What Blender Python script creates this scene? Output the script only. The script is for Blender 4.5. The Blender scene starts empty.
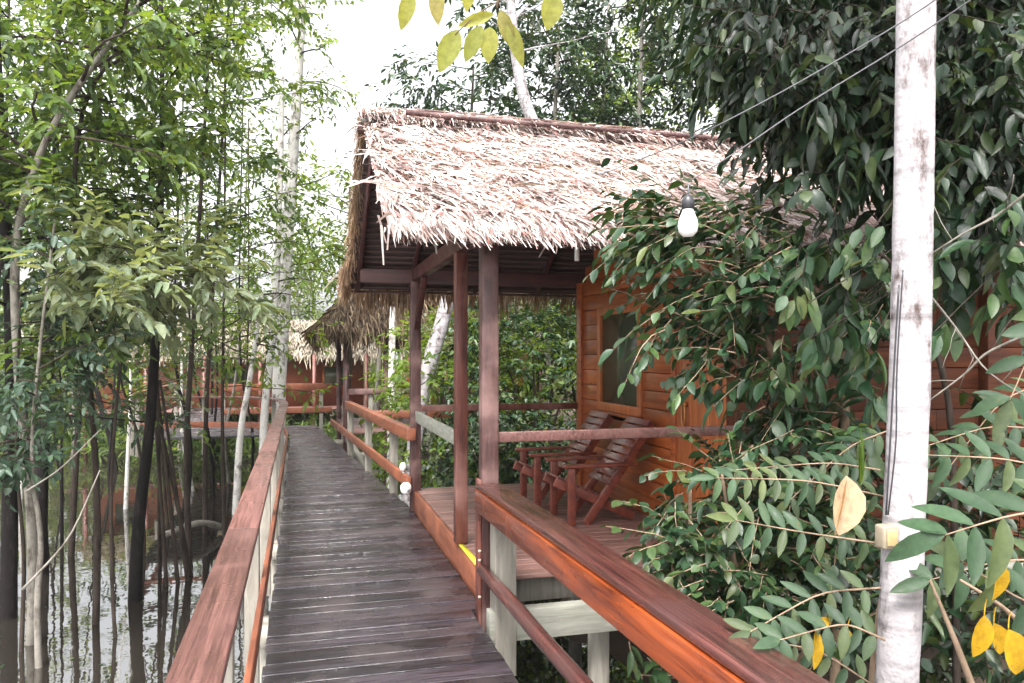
import bpy, math, random
import numpy as np
from mathutils import Vector
R = math.radians
random.seed(7)
rng = np.random.default_rng(11)
sc = bpy.context.scene
C = sc.collection

# ------------------------------------------------------------------ camera
H = 1.70; F = 770.0; YAW = math.atan2(212, F); HZ = 355.0
cam = bpy.data.cameras.new('camera'); co = bpy.data.objects.new('camera', cam); C.objects.link(co)
co.location = (0, 0, H); co.rotation_euler = (R(90), 0, -YAW)
cam.sensor_width = 36; cam.lens = 36 * F / 1024; cam.shift_y = (HZ - 341.5) / 1024
cam.clip_start = 0.05; cam.clip_end = 2000
sc.camera = co
# ------------------------------------------------------------------ world and sun
w = bpy.data.worlds.new('World'); sc.world = w; w.use_nodes = True
nt = w.node_tree; bg = nt.nodes['Background']
sky = nt.nodes.new('ShaderNodeTexSky'); sky.sky_type = 'NISHITA'; sky.sun_disc = False
SUN_EL, SUN_AZ = R(58), R(205)        # azimuth clockwise from +Y
sky.sun_elevation = SUN_EL; sky.sun_rotation = SUN_AZ
sky.dust_density = 6; sky.air_density = 1.2; sky.ozone_density = 1
hs = nt.nodes.new('ShaderNodeHueSaturation'); hs.inputs['Saturation'].default_value = 0.12
hs.inputs['Value'].default_value = 1.0
nt.links.new(sky.outputs[0], hs.inputs['Color']); nt.links.new(hs.outputs[0], bg.inputs[0])
bg.inputs[1].default_value = 0.15
sun = bpy.data.lights.new('sun', 'SUN'); sun.energy = 1.5; sun.angle = R(18); sun.color = (1, .94, .88)
so = bpy.data.objects.new('sun', sun); C.objects.link(so)
d = Vector((math.sin(SUN_AZ) * math.cos(SUN_EL), math.cos(SUN_AZ) * math.cos(SUN_EL), math.sin(SUN_EL)))
so.rotation_euler = d.to_track_quat('Z', 'Y').to_euler(); so.location = (0, 0, 20)
vs = sc.view_settings; vs.view_transform = 'Standard'; vs.look = 'None'; vs.exposure = 1.92; vs.gamma = 1
vs.use_curve_mapping = False
sc.cycles.max_bounces = 8; sc.cycles.transparent_max_bounces = 8; sc.cycles.diffuse_bounces = 2

FW = np.array([math.sin(YAW), math.cos(YAW), 0]); RT = np.array([math.cos(YAW), -math.sin(YAW), 0])
CAM = np.array([0, 0, H])
def P(u, v, d):
    """world point of photo pixel (u,v) at depth d metres"""
    return CAM + d * (FW + (u - 512) / F * RT + np.array([0, 0, (HZ - v) / F]))
def G(u, d, z):
    p = P(u, HZ, d); p[2] = z; return p

# ------------------------------------------------------------------ mesh builder
class MB:
    def __init__(s): s.V = []; s.F = []; s.n = 0
    def add(s, V, Fs):
        V = np.asarray(V, float).reshape(-1, 3)
        for f in Fs: s.F.append(np.asarray(f, int) + s.n)
        s.V.append(V); s.n += len(V); return s
    def box(s, a, b):
        a = np.array(a, float); b = np.array(b, float)
        V = [(x, y, z) for x in (a[0], b[0]) for y in (a[1], b[1]) for z in (a[2], b[2])]
        return s.add(V, [[(0,1,3,2),(4,6,7,5),(0,4,5,1),(2,3,7,6),(0,2,6,4),(1,5,7,3)]])
    def bar(s, p, q, wd, ht, up=(0,0,1), taper=1.0):
        """rectangular bar p->q; ht along up, wd sideways"""
        p = np.array(p, float); q = np.array(q, float); d = q - p; d /= np.linalg.norm(d)
        up = np.array(up, float); sd = np.cross(d, up); sd /= np.linalg.norm(sd); up = np.cross(sd, d)
        V = []
        for c, t in ((p, 1), (q, taper)):
            for a, b in ((-1,-1),(1,-1),(1,1),(-1,1)): V.append(c + sd*a*wd/2*t + up*b*ht/2*t)
        return s.add(V, [[(0,1,2,3),(7,6,5,4),(0,4,5,1),(1,5,6,2),(2,6,7,3),(3,7,4,0)]])
    def tube(s, pts, rad, sides=6, cap=True, wob=0.0):
        pts = np.asarray(pts, float); n = len(pts)
        rad = np.broadcast_to(np.asarray(rad, float), (n,))
        T = np.gradient(pts, axis=0); T /= np.linalg.norm(T, axis=1)[:, None] + 1e-9
        ref = np.array([0, 0, 1.]) if abs(T[0][2]) < .9 else np.array([1., 0, 0])
        A = np.cross(T, ref); A /= np.linalg.norm(A, axis=1)[:, None] + 1e-9; B = np.cross(T, A)
        an = np.arange(sides) * 2 * math.pi / sides
        r = rad[:, None] * (1 + wob * rng.uniform(-1, 1, (n, sides)))
        V = pts[:, None] + r[..., None] * (np.cos(an)[None, :, None] * A[:, None] + np.sin(an)[None, :, None] * B[:, None])
        i = np.arange(n - 1)[:, None] * sides; j = np.arange(sides)[None]; k = (j + 1) % sides
        Q = np.stack([i + j, i + k, i + sides + k, i + sides + j], -1).reshape(-1, 4)
        Fs = [Q]; V = V.reshape(-1, 3)
        if cap:
            V = np.vstack([V, pts[:1], pts[-1:]]); a = len(V) - 2; b = len(V) - 1
            Fs.append(np.array([(a, (q + 1) % sides, q) for q in range(sides)]))
            m = (n - 1) * sides
            Fs.append(np.array([(b, m + q, m + (q + 1) % sides) for q in range(sides)]))
        return s.add(V, Fs)
    def lathe(s, c, prof, sides=16, axis=(0,0,1)):
        ax = Vector(axis).normalized(); q = Vector((0,0,1)).rotation_difference(ax).to_matrix(); q = np.array(q)
        V = []
        for r, z in prof:
            for k in range(sides):
                a = k * 2 * math.pi / sides; V.append((r * math.cos(a), r * math.sin(a), z))
        V = np.array(V) @ q.T + np.array(c, float)
        n = len(prof); Q = []
        for i in range(n - 1):
            for k in range(sides): Q.append((i*sides+k, i*sides+(k+1)%sides, (i+1)*sides+(k+1)%sides, (i+1)*sides+k))
        return s.add(V, [Q])

def mesh_of(mb, off):
    me = bpy.data.meshes.new('m')
    if not mb.V: return me
    V = np.vstack(mb.V) - off
    ch = [f.reshape(-1, f.shape[-1]) for f in mb.F if f.size]
    lv = np.concatenate([f.ravel() for f in ch])
    ln = np.concatenate([np.full(len(f), f.shape[1]) for f in ch])
    st = np.concatenate([[0], np.cumsum(ln)[:-1]])
    me.vertices.add(len(V)); me.vertices.foreach_set('co', V.astype(np.float32).ravel())
    me.loops.add(len(lv)); me.loops.foreach_set('vertex_index', lv.astype(np.int32))
    me.polygons.add(len(ln)); me.polygons.foreach_set('loop_start', st.astype(np.int32))
    me.update(calc_edges=True); me.validate()
    return me
WO = {}
def obj(name, mb, mat, parent=None, loc=None, smooth=False, bevel=0, label=None):
    off = np.array(WO[parent.name] if parent else (loc if loc is not None else (0, 0, 0)), float)
    me = mesh_of(mb, off); me.name = name; o = bpy.data.objects.new(name, me); C.objects.link(o)
    if parent: o.parent = parent
    else: o.location = off
    WO[o.name] = off
    if mat: me.materials.append(mat)
    if smooth: me.polygons.foreach_set('use_smooth', [True] * len(me.polygons))
    if bevel:
        b = o.modifiers.new('b', 'BEVEL'); b.width = bevel; b.segments = 2; b.limit_method = 'ANGLE'
    if label: o['label'] = label
    return o
def tag(o, label, cat, group=None, kind=None):
    o['label'] = label; o['category'] = cat
    if group: o['group'] = group
    if kind: o['kind'] = kind
    return o
def thing(name, label, cat, loc=(0,0,0), group=None):
    o = bpy.data.objects.new(name, None); C.objects.link(o); o.location = tuple(float(a) for a in loc)
    o.empty_display_size = .1
    WO[o.name] = np.array(loc, float)
    return tag(o, label, cat, group)
def struct(name, mb, mat, **k):
    o = obj(name, mb, mat, **k); o['kind'] = 'structure'; return o

# ------------------------------------------------------------------ materials
def new_mat(name):
    m = bpy.data.materials.new(name); m.use_nodes = True
    n = m.node_tree.nodes; return m, n, m.node_tree.links, n['Principled BSDF']
def wood(name, c1, c2, rough=.45, stretch=(1, 12, 12), scale=3.0, bump=.3, island=.25, coat=0.0, spec=.5, spots=None, r2=None):
    """c1 light, c2 dark grain; stretch: high number = fine across that axis"""
    m, n, l, b = new_mat(name)
    tc = n.new('ShaderNodeTexCoord'); mp = n.new('ShaderNodeMapping'); mp.inputs['Scale'].default_value = stretch
    l.new(tc.outputs['Object'], mp.inputs[0])
    ge = n.new('ShaderNodeNewGeometry')
    ad = n.new('ShaderNodeVectorMath'); ad.operation = 'ADD'
    ml = n.new('ShaderNodeMath'); ml.operation = 'MULTIPLY'; ml.inputs[1].default_value = 37
    l.new(ge.outputs['Random Per Island'], ml.inputs[0]); l.new(mp.outputs[0], ad.inputs[0]); l.new(ml.outputs[0], ad.inputs[1])
    nz = n.new('ShaderNodeTexNoise'); nz.inputs['Scale'].default_value = scale; nz.inputs['Detail'].default_value = 7
    nz.inputs['Roughness'].default_value = .65; nz.inputs['Distortion'].default_value = .6
    l.new(ad.outputs[0], nz.inputs['Vector'])
    cr = n.new('ShaderNodeValToRGB'); cr.color_ramp.elements[0].position = .34; cr.color_ramp.elements[1].position = .66
    cr.color_ramp.elements[0].color = (*c2, 1); cr.color_ramp.elements[1].color = (*c1, 1)
    l.new(nz.outputs[0], cr.inputs[0])
    # per board tone
    mr = n.new('ShaderNodeMapRange'); mr.inputs['To Min'].default_value = 1 - island; mr.inputs['To Max'].default_value = 1 + island
    l.new(ge.outputs['Random Per Island'], mr.inputs[0])
    mx = n.new('ShaderNodeMix'); mx.data_type = 'RGBA'; mx.blend_type = 'MULTIPLY'; mx.inputs[0].default_value = 1
    l.new(cr.outputs[0], mx.inputs[6]); l.new(mr.outputs[0], mx.inputs[7])
    # blotches of wear
    n2 = n.new('ShaderNodeTexNoise'); n2.inputs['Scale'].default_value = 2.6; n2.inputs['Detail'].default_value = 4
    l.new(tc.outputs['Object'], n2.inputs['Vector'])
    col = mx.outputs[2]
    if spots:
        cr2 = n.new('ShaderNodeValToRGB'); cr2.color_ramp.elements[0].position = .5; cr2.color_ramp.elements[1].position = .68
        l.new(n2.outputs[0], cr2.inputs[0])
        m2 = n.new('ShaderNodeMix'); m2.data_type = 'RGBA'; l.new(cr2.outputs[0], m2.inputs[0])
        l.new(col, m2.inputs[6]); m2.inputs[7].default_value = (*spots, 1); col = m2.outputs[2]
    l.new(col, b.inputs['Base Color'])
    rr = n.new('ShaderNodeMapRange'); rr.inputs['To Min'].default_value = rough - .12; rr.inputs['To Max'].default_value = (r2 or rough + .2)
    rr.inputs['From Min'].default_value = .3; rr.inputs['From Max'].default_value = .7
    l.new(n2.outputs[0], rr.inputs[0]); l.new(rr.outputs[0], b.inputs['Roughness'])
    bp = n.new('ShaderNodeBump'); bp.inputs['Strength'].default_value = bump; bp.inputs['Distance'].default_value = .01
    l.new(nz.outputs[0], bp.inputs['Height']); l.new(bp.outputs[0], b.inputs['Normal'])
    b.inputs['Specular IOR Level'].default_value = spec
    b.inputs['Coat Weight'].default_value = coat; b.inputs['Coat Roughness'].default_value = .12
    return m
def leafmat(name, cols, rough=.38, trans=.35, spec=.5, patch=(.65, 1.35, 1.3)):
    m, n, l, b = new_mat(name)
    ge = n.new('ShaderNodeNewGeometry'); cr = n.new('ShaderNodeValToRGB')
    e = cr.color_ramp.elements
    while len(e) < len(cols): e.new(.5)
    for i, c in enumerate(cols): e[i].position = i / (len(cols) - 1); e[i].color = (*c, 1)
    l.new(ge.outputs['Random Per Island'], cr.inputs[0])
    tc = n.new('ShaderNodeTexCoord'); nz = n.new('ShaderNodeTexNoise'); nz.inputs['Scale'].default_value = patch[2]; nz.inputs['Detail'].default_value = 3
    l.new(tc.outputs['Object'], nz.inputs['Vector'])
    mr = n.new('ShaderNodeMapRange'); mr.inputs['From Min'].default_value = .3; mr.inputs['From Max'].default_value = .7
    mr.inputs['To Min'].default_value = patch[0]; mr.inputs['To Max'].default_value = patch[1]; l.new(nz.outputs[0], mr.inputs[0])
    mx = n.new('ShaderNodeMix'); mx.data_type = 'RGBA'; mx.blend_type = 'MULTIPLY'; mx.inputs[0].default_value = 1
    l.new(cr.outputs[0], mx.inputs[6]); l.new(mr.outputs[0], mx.inputs[7])
    n2 = n.new('ShaderNodeTexNoise'); n2.inputs['Scale'].default_value = 38; n2.inputs['Detail'].default_value = 5; n2.inputs['Roughness'].default_value = .7
    l.new(tc.outputs['Object'], n2.inputs['Vector'])
    mr2 = n.new('ShaderNodeMapRange'); mr2.inputs['From Min'].default_value = .3; mr2.inputs['From Max'].default_value = .7
    mr2.inputs['To Min'].default_value = .72; mr2.inputs['To Max'].default_value = 1.28; l.new(n2.outputs[0], mr2.inputs[0])
    mx2 = n.new('ShaderNodeMix'); mx2.data_type = 'RGBA'; mx2.blend_type = 'MULTIPLY'; mx2.inputs[0].default_value = 1
    l.new(mx.outputs[2], mx2.inputs[6]); l.new(mr2.outputs[0], mx2.inputs[7])
    th_ = n.new('ShaderNodeMapRange'); th_.inputs['From Min'].default_value = .64; th_.inputs['From Max'].default_value = .7; l.new(n2.outputs[0], th_.inputs[0])
    mx3 = n.new('ShaderNodeMix'); mx3.data_type = 'RGBA'; l.new(th_.outputs[0], mx3.inputs[0]); l.new(mx2.outputs[2], mx3.inputs[6]); mx3.inputs[7].default_value = (.10, .07, .03, 1)
    mx = mx3
    l.new(mx.outputs[2], b.inputs['Base Color'])
    rr = n.new('ShaderNodeMapRange'); rr.inputs['To Min'].default_value = rough - .08; rr.inputs['To Max'].default_value = rough + .3
    rr.inputs['From Min'].default_value = .3; rr.inputs['From Max'].default_value = .75; l.new(n2.outputs[0], rr.inputs[0]); l.new(rr.outputs[0], b.inputs['Roughness'])
    bpn = n.new('ShaderNodeBump'); bpn.inputs['Strength'].default_value = .5; bpn.inputs['Distance'].default_value = .004; l.new(n2.outputs[0], bpn.inputs['Height']); l.new(bpn.outputs[0], b.inputs['Normal'])
    b.inputs['Specular IOR Level'].default_value = spec
    tr = n.new('ShaderNodeBsdfTranslucent')
    tm = n.new('ShaderNodeMix'); tm.data_type = 'RGBA'; tm.blend_type = 'MULTIPLY'; tm.inputs[0].default_value = 1
    l.new(mx.outputs[2], tm.inputs[6]); tm.inputs[7].default_value = (1.9, 1.7, .7, 1); l.new(tm.outputs[2], tr.inputs[0])
    ms = n.new('ShaderNodeMixShader'); ms.inputs[0].default_value = trans
    l.new(b.outputs[0], ms.inputs[1]); l.new(tr.outputs[0], ms.inputs[2])
    l.new(ms.outputs[0], n['Material Output'].inputs[0])
    return m
def plain(name, col, rough=.5, metal=0, noise=.15, sc_=20, spec=.5):
    m, n, l, b = new_mat(name)
    tc = n.new('ShaderNodeTexCoord'); nz = n.new('ShaderNodeTexNoise'); nz.inputs['Scale'].default_value = sc_; nz.inputs['Detail'].default_value = 4
    l.new(tc.outputs['Object'], nz.inputs['Vector'])
    cr = n.new('ShaderNodeValToRGB')
    cr.color_ramp.elements[0].color = (*[c * (1 - noise) for c in col], 1); cr.color_ramp.elements[1].color = (*[min(1, c * (1 + noise)) for c in col], 1)
    l.new(nz.outputs[0], cr.inputs[0]); l.new(cr.outputs[0], b.inputs['Base Color'])
    b.inputs['Roughness'].default_value = rough; b.inputs['Metallic'].default_value = metal; b.inputs['Specular IOR Level'].default_value = spec
    return m
def bark(name, light, dark, thr=.55, scale=6, stretch=(1, 1, .35), rough=.8, ring=0.0, fine=30):
    m, n, l, b = new_mat(name)
    tc = n.new('ShaderNodeTexCoord'); mp = n.new('ShaderNodeMapping'); mp.inputs['Scale'].default_value = stretch
    l.new(tc.outputs['Object'], mp.inputs[0])
    nz = n.new('ShaderNodeTexNoise'); nz.inputs['Scale'].default_value = scale; nz.inputs['Detail'].default_value = 8; nz.inputs['Roughness'].default_value = .7
    l.new(mp.outputs[0], nz.inputs['Vector'])
    cr = n.new('ShaderNodeValToRGB'); cr.color_ramp.elements[0].position = thr - .08; cr.color_ramp.elements[1].position = thr + .06
    cr.color_ramp.elements[0].color = (*light, 1); cr.color_ramp.elements[1].color = (*dark, 1); l.new(nz.outputs[0], cr.inputs[0])
    n2 = n.new('ShaderNodeTexNoise'); n2.inputs['Scale'].default_value = fine; n2.inputs['Detail'].default_value = 5
    l.new(tc.outputs['Object'], n2.inputs['Vector'])
    mr = n.new('ShaderNodeMapRange'); mr.inputs['To Min'].default_value = .7; mr.inputs['To Max'].default_value = 1.2; l.new(n2.outputs[0], mr.inputs[0])
    mx = n.new('ShaderNodeMix'); mx.data_type = 'RGBA'; mx.blend_type = 'MULTIPLY'; mx.inputs[0].default_value = 1
    l.new(cr.outputs[0], mx.inputs[6]); l.new(mr.outputs[0], mx.inputs[7]); col = mx.outputs[2]
    if ring:
        mp3 = n.new('ShaderNodeMapping'); mp3.inputs['Scale'].default_value = (1.5, 1.5, 26); l.new(tc.outputs['Object'], mp3.inputs[0])
        n3 = n.new('ShaderNodeTexNoise'); n3.inputs['Scale'].default_value = 1.0; n3.inputs['Detail'].default_value = 5; l.new(mp3.outputs[0], n3.inputs['Vector'])
        m3 = n.new('ShaderNodeMapRange'); m3.inputs['From Min'].default_value = .5; m3.inputs['From Max'].default_value = .75
        m3.inputs['To Min'].default_value = 1; m3.inputs['To Max'].default_value = 1 - ring; l.new(n3.outputs[0], m3.inputs[0])
        mx3 = n.new('ShaderNodeMix'); mx3.data_type = 'RGBA'; mx3.blend_type = 'MULTIPLY'; mx3.inputs[0].default_value = 1
        l.new(col, mx3.inputs[6]); l.new(m3.outputs[0], mx3.inputs[7]); col = mx3.outputs[2]
    l.new(col, b.inputs['Base Color']); b.inputs['Roughness'].default_value = rough; b.inputs['Specular IOR Level'].default_value = .15
    bp = n.new('ShaderNodeBump'); bp.inputs['Strength'].default_value = .5; bp.inputs['Distance'].default_value = .01
    l.new(n2.outputs[0], bp.inputs['Height']); l.new(bp.outputs[0], b.inputs['Normal'])
    return m

M = {}
M['walk'] = wood('wet_walkway_boards', (.048, .038, .047), (.005, .004, .005), .18, (.9, 15, 8), 3.2, .8, .55, spec=.75, r2=.42, spots=(.05, .038, .04))
M['deckw'] = wood('deck_boards', (.22, .12, .10), (.09, .045, .04), .4, (1, 14, 8), 3, .4, .25)
M['railtop'] = wood('rail_top_wood', (.19, .088, .076), (.06, .025, .021), .28, (20, .6, 8), 3, .7, .1, spots=(.16, .075, .065))
M['raildark'] = wood('weathered_purple_rail', (.14, .045, .038), (.018, .007, .007), .2, (22, .55, 8), 3, 1.0, .1, spots=(.07, .028, .026), coat=.5)
M['orange'] = wood('varnished_orange_board', (.40, .075, .010), (.09, .014, .004), .25, (8, .7, 9), 2.5, .12, .1, coat=.8)
M['orange2'] = wood('orange_fascia_board', (.29, .10, .055), (.14, .045, .024), .42, (8, .8, 9), 2.5, .2, .15, spots=(.3, .1, .05))
M['post'] = wood('porch_post_wood', (.16, .05, .035), (.055, .016, .013), .42, (10, 10, .9), 3, .35, .1, spots=(.24, .12, .10))
M['postdark'] = wood('weathered_post_wood', (.10, .045, .04), (.028, .011, .011), .5, (10, 10, .9), 3, .5, .1, spots=(.22, .13, .12))
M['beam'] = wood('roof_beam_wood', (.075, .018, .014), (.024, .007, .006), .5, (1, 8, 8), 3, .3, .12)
M['grey'] = wood('grey_weathered_wood', (.30, .28, .24), (.17, .155, .13), .75, (8, 8, .9), 3, .4, .1)
M['greyh'] = wood('grey_weathered_plank', (.29, .29, .25), (.17, .17, .14), .75, (.9, 3, 9), 3, .4, .1)
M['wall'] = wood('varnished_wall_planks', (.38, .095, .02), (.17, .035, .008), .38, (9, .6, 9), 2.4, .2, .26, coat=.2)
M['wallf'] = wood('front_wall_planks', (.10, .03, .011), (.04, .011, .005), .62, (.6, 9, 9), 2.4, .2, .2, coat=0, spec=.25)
M['door'] = wood('door_planks', (.45, .14, .04), (.24, .06, .018), .38, (9, 9, .5), 2.4, .2, .12, coat=.2)
M['chair'] = wood('chair_wood', (.24, .06, .036), (.1, .025, .018), .35, (5, 5, 5), 3, .2, .15, coat=.3)
M['chairslat'] = wood('chair_slat_wood', (.19, .06, .048), (.09, .028, .022), .3, (5, 1, 9), 3, .2, .15, coat=.2)
M['thatch'] = leafmat('sunbleached_thatch', [(.08, .04, .03), (.42, .33, .32), (.55, .48, .47), (.22, .09, .08), (.58, .535, .51), (.62, .58, .56), (.32, .16, .145), (.70, .655, .65)], .8, .08, .2, (.6, 1.4, 3.2))
M['thatchy'] = leafmat('yellow_palm_thatch', [(.24, .19, .09), (.36, .31, .17), (.42, .38, .24), (.18, .12, .06)], .8, .3, .2)
M['thatchd'] = leafmat('old_thatch_fringe', [(.20, .12, .08), (.30, .2, .13), (.12, .07, .045), (.36, .27, .19)], .85, .2, .2)
M['thatchh'] = leafmat('dark_old_thatch', [(.10, .07, .05), (.04, .028, .02), (.2, .15, .10), (.07, .045, .03), (.28, .22, .15)], .85, .1, .2)
M['thatchp'] = leafmat('pale_far_thatch', [(.30, .27, .21), (.38, .35, .29), (.34, .3, .24), (.2, .16, .12)], .85, .1, .2)
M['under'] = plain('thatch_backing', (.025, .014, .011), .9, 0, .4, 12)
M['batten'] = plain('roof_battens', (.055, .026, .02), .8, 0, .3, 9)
M['glass'] = plain('dark_window_screen', (.06, .07, .045), .18, 0, .25, 3)
M['white'] = plain('white_plastic', (.8, .8, .78), .35, 0, .04)
M['black'] = plain('black_plastic', (.03, .03, .035), .4, 0, .1)
M['cable'] = plain('grey_cable', (.10, .10, .11), .5, 0, .2)
M['yellow'] = plain('yellow_edge_paint', (.72, .62, .04), .5, 0, .15)
M['brass'] = plain('worn_brass', (.4, .18, .06), .35, .6, .2)
M['barkwhite'] = bark('white_bark', (.41, .385, .40), (.08, .055, .05), .59, 9, (1, 1, .45), ring=.6, fine=45)
M['barkmott'] = bark('mottled_white_bark', (.62, .6, .57), (.14, .12, .11), .58, 8, (1, 1, .6))
M['barkpale'] = bark('pale_grey_bark', (.20, .185, .16), (.07, .06, .05), .55, 7, (1, 1, .4))
M['barkdark'] = bark('dark_wet_bark', (.009, .007, .007), (.026, .022, .02), .58, 8, (1, 1, .3))
M['barkbrown'] = bark('brown_bark', (.045, .034, .028), (.02, .015, .012), .55, 8, (1, 1, .3))
M['twig'] = bark('tan_twig', (.28, .2, .14), (.14, .1, .07), .55, 8)
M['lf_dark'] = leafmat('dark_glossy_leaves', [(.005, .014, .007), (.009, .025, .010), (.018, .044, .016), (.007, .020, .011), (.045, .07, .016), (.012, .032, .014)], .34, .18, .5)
M['lf_mid'] = leafmat('green_shrub_leaves', [(.009, .030, .012), (.016, .046, .017), (.026, .062, .024), (.05, .09, .025), (.013, .040, .015), (.010, .034, .014), (.08, .10, .03)], .34, .2, .5)
M['lf_comp'] = leafmat('blue_green_leaflets', [(.014, .034, .016), (.024, .05, .023), (.034, .066, .032), (.06, .08, .026), (.026, .044, .025)], .48, .2, .35)
M['lf_lime'] = leafmat('lime_leaves', [(.06, .115, .018), (.09, .16, .022), (.14, .20, .03), (.08, .12, .025)], .45, .5, .4)
M['lf_left'] = leafmat('swamp_tree_leaves', [(.03, .065, .018), (.05, .095, .022), (.08, .135, .025), (.12, .17, .035), (.045, .08, .03)], .42, .42, .45)
M['lf_pale'] = leafmat('pale_green_leaves', [(.10, .14, .08), (.15, .19, .115), (.20, .23, .15)], .45, .4, .45)
M['lf_blue'] = leafmat('cool_green_leaves', [(.02, .05, .03), (.035, .07, .042), (.055, .09, .06)], .4, .3, .5)
M['lf_back'] = leafmat('backlit_yellow_leaves', [(.18, .2, .045), (.25, .25, .06), (.15, .17, .04), (.25, .2, .08)], .45, .55, .4)
M['lf_yellow'] = leafmat('yellow_leaves', [(.45, .26, .012), (.52, .33, .02), (.38, .2, .012)], .5, .35, .4)
M['lf_dry'] = leafmat('dry_brown_leaves', [(.30, .2, .12), (.42, .3, .2), (.25, .15, .09)], .8, .2, .2)

# ------------------------------------------------------------------ leaves
def norm(a): return a / (np.linalg.norm(a, axis=-1, keepdims=True) + 1e-9)
def leaves(mb, Pp, D, N, L, W, hq=False, curl=.25, fold=.25):
    Pp = np.asarray(Pp, float).reshape(-1, 3); n = len(Pp)
    if n == 0: return
    D = norm(np.asarray(D, float).reshape(-1, 3)); N = np.asarray(N, float).reshape(-1, 3)
    S = norm(np.cross(N, D)); N = np.cross(D, S)
    L = np.broadcast_to(np.asarray(L, float), (n,)); W = np.broadcast_to(np.asarray(W, float), (n,))
    if hq:
        t = np.array([0, .1, .28, .5, .72, .9, 1.]); hw = np.array([.06, .5, .92, 1, .78, .36, .0])
        rows = []
        cu = curl * rng.uniform(-.2, 2.2, n)
        for ti, wi in zip(t, hw):
            zc = -cu * ti * ti
            for sgn in (-1, 0, 1):
                z = zc + (fold * wi * .3 if sgn else 0)
                rows.append(Pp + D * (L * ti)[:, None] + S * (sgn * wi * W / 2)[:, None] + N * (L * z)[:, None])
        V = np.stack(rows, 1); k = V.shape[1]
        q = []
        for i in range(len(t) - 1):
            a = i * 3; q += [(a, a+1, a+4, a+3), (a+1, a+2, a+5, a+4)]
    else:
        t = [(0, 0), (.3, -1), (.72, -.72), (1, 0), (.72, .72), (.3, 1)]
        cu = curl * rng.uniform(.3, 1.5, n); rows = []
        for ti, s_ in t:
            z = -cu * ti * ti + abs(s_) * fold * .3
            rows.append(Pp + D * (L * ti)[:, None] + S * (s_ * W / 2)[:, None] + N * (L * z)[:, None])
        V = np.stack(rows, 1); k = 6; q = [(0, 1, 2, 3), (0, 3, 4, 5)]
    Q = (np.arange(n)[:, None, None] * k + np.array(q)[None]).reshape(-1, 4)
    mb.add(V.reshape(-1, 3), [Q])
def unit(): return norm(rng.normal(size=3))
def curve(p, d, L, n=5, sag=.3, jit=.12):
    p = np.array(p, float); d = norm(np.array(d, float)); pts = [p]
    for i in range(n - 1):
        d = norm(d + np.array([0, 0, -sag / n]) + rng.normal(size=3) * jit)
        p = p + d * L / (n - 1); pts.append(p)
    return np.array(pts)
def spray(ml, mt, p, d, L, nl, ll, lw, sag=.4, hang=.35, hq=False, tr=.004, jit=.12, curl=.25, face=None):
    """a leafy twig"""
    pts = curve(p, d, L, 5, sag, jit)
    if mt is not None: mt.tube(pts, np.linspace(tr, tr * .4, 5), 4, cap=False)
    ts = np.linspace(.12, 1, nl) * 4 - 1e-6
    i = ts.astype(int); f = (ts - i)[:, None]; pos = pts[i] * (1 - f) + pts[i + 1] * f
    td = norm(pts[i + 1] - pts[i]); up = np.array([0, 0, 1.])
    sd = norm(np.cross(td, up) + 1e-4); sg = np.where(np.arange(nl) % 2, 1, -1)[:, None]
    sg = sg * np.where(ts > 3.8, .2, 1)[:, None]
    D = td * .75 + sd * sg * rng.uniform(.6, 1.1, (nl, 1)) + rng.normal(size=(nl, 3)) * .22 + np.array([0, 0, -hang])
    N = up + rng.normal(size=(nl, 3)) * .35 + (0 if face is None else face)
    leaves(ml, pos, D, N, ll * rng.uniform(.5, 1.25, nl), lw * rng.uniform(.65, 1.25, nl), hq, curl)
def pinnate(ml, mt, pts, npair, ll, lw, normal=(0, 0, 1), ang=1.0, hq=True, tr=.004, curl=.18, droop=.15, terminal=True):
    """feather leaf: paired leaflets on a rachis through control points"""
    pts = np.array(pts, float); m = 12
    tt = np.linspace(0, len(pts) - 1, m); path = np.array([[np.interp(t, range(len(pts)), pts[:, k]) for k in range(3)] for t in tt])
    for _ in range(2): path[1:-1] = (path[:-2] + 2 * path[1:-1] + path[2:]) / 4
    mt.tube(path, np.linspace(tr, tr * .45, m), 5, cap=False)
    T = norm(np.gradient(path, axis=0)); Nn = norm(np.array(normal, float)); 
    PP, DD, NN, LL = [], [], [], []
    for k in range(npair):
        t = (.14 + .84 * k / max(1, npair - 1)) * (m - 1) - 1e-6; i = int(t); f = t - i
        p = path[i] * (1 - f) + path[i + 1] * f; td = T[i]; sd = norm(np.cross(td, Nn))
        for s_ in (-1, 1):
            PP.append(p); DD.append(td * .45 + sd * s_ * ang + np.array([0, 0, -droop]) + rng.normal(size=3) * .07)
            NN.append(Nn + rng.normal(size=3) * .16); LL.append(ll * (1 - .35 * abs(k / npair - .45)) * rng.uniform(.88, 1.1))
    if terminal: PP.append(path[-1]); DD.append(T[-1]); NN.append(Nn); LL.append(ll)
    leaves(ml, PP, DD, NN, np.array(LL), lw * rng.uniform(.9, 1.1, len(PP)), hq, curl)
def inpoly(pt, poly):
    x, y = pt; c = False; j = len(poly) - 1
    for i in range(len(poly)):
        xi, yi = poly[i]; xj, yj = poly[j]
        if (yi > y) != (yj > y) and x < (xj - xi) * (y - yi) / (yj - yi) + xi: c = not c
        j = i
    return c
def sample(poly, n):
    xs = [p[0] for p in poly]; ys = [p[1] for p in poly]; out = []
    while len(out) < n:
        p = (rng.uniform(min(xs), max(xs)), rng.uniform(min(ys), max(ys)))
        if inpoly(p, poly): out.append(p)
    return out

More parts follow.
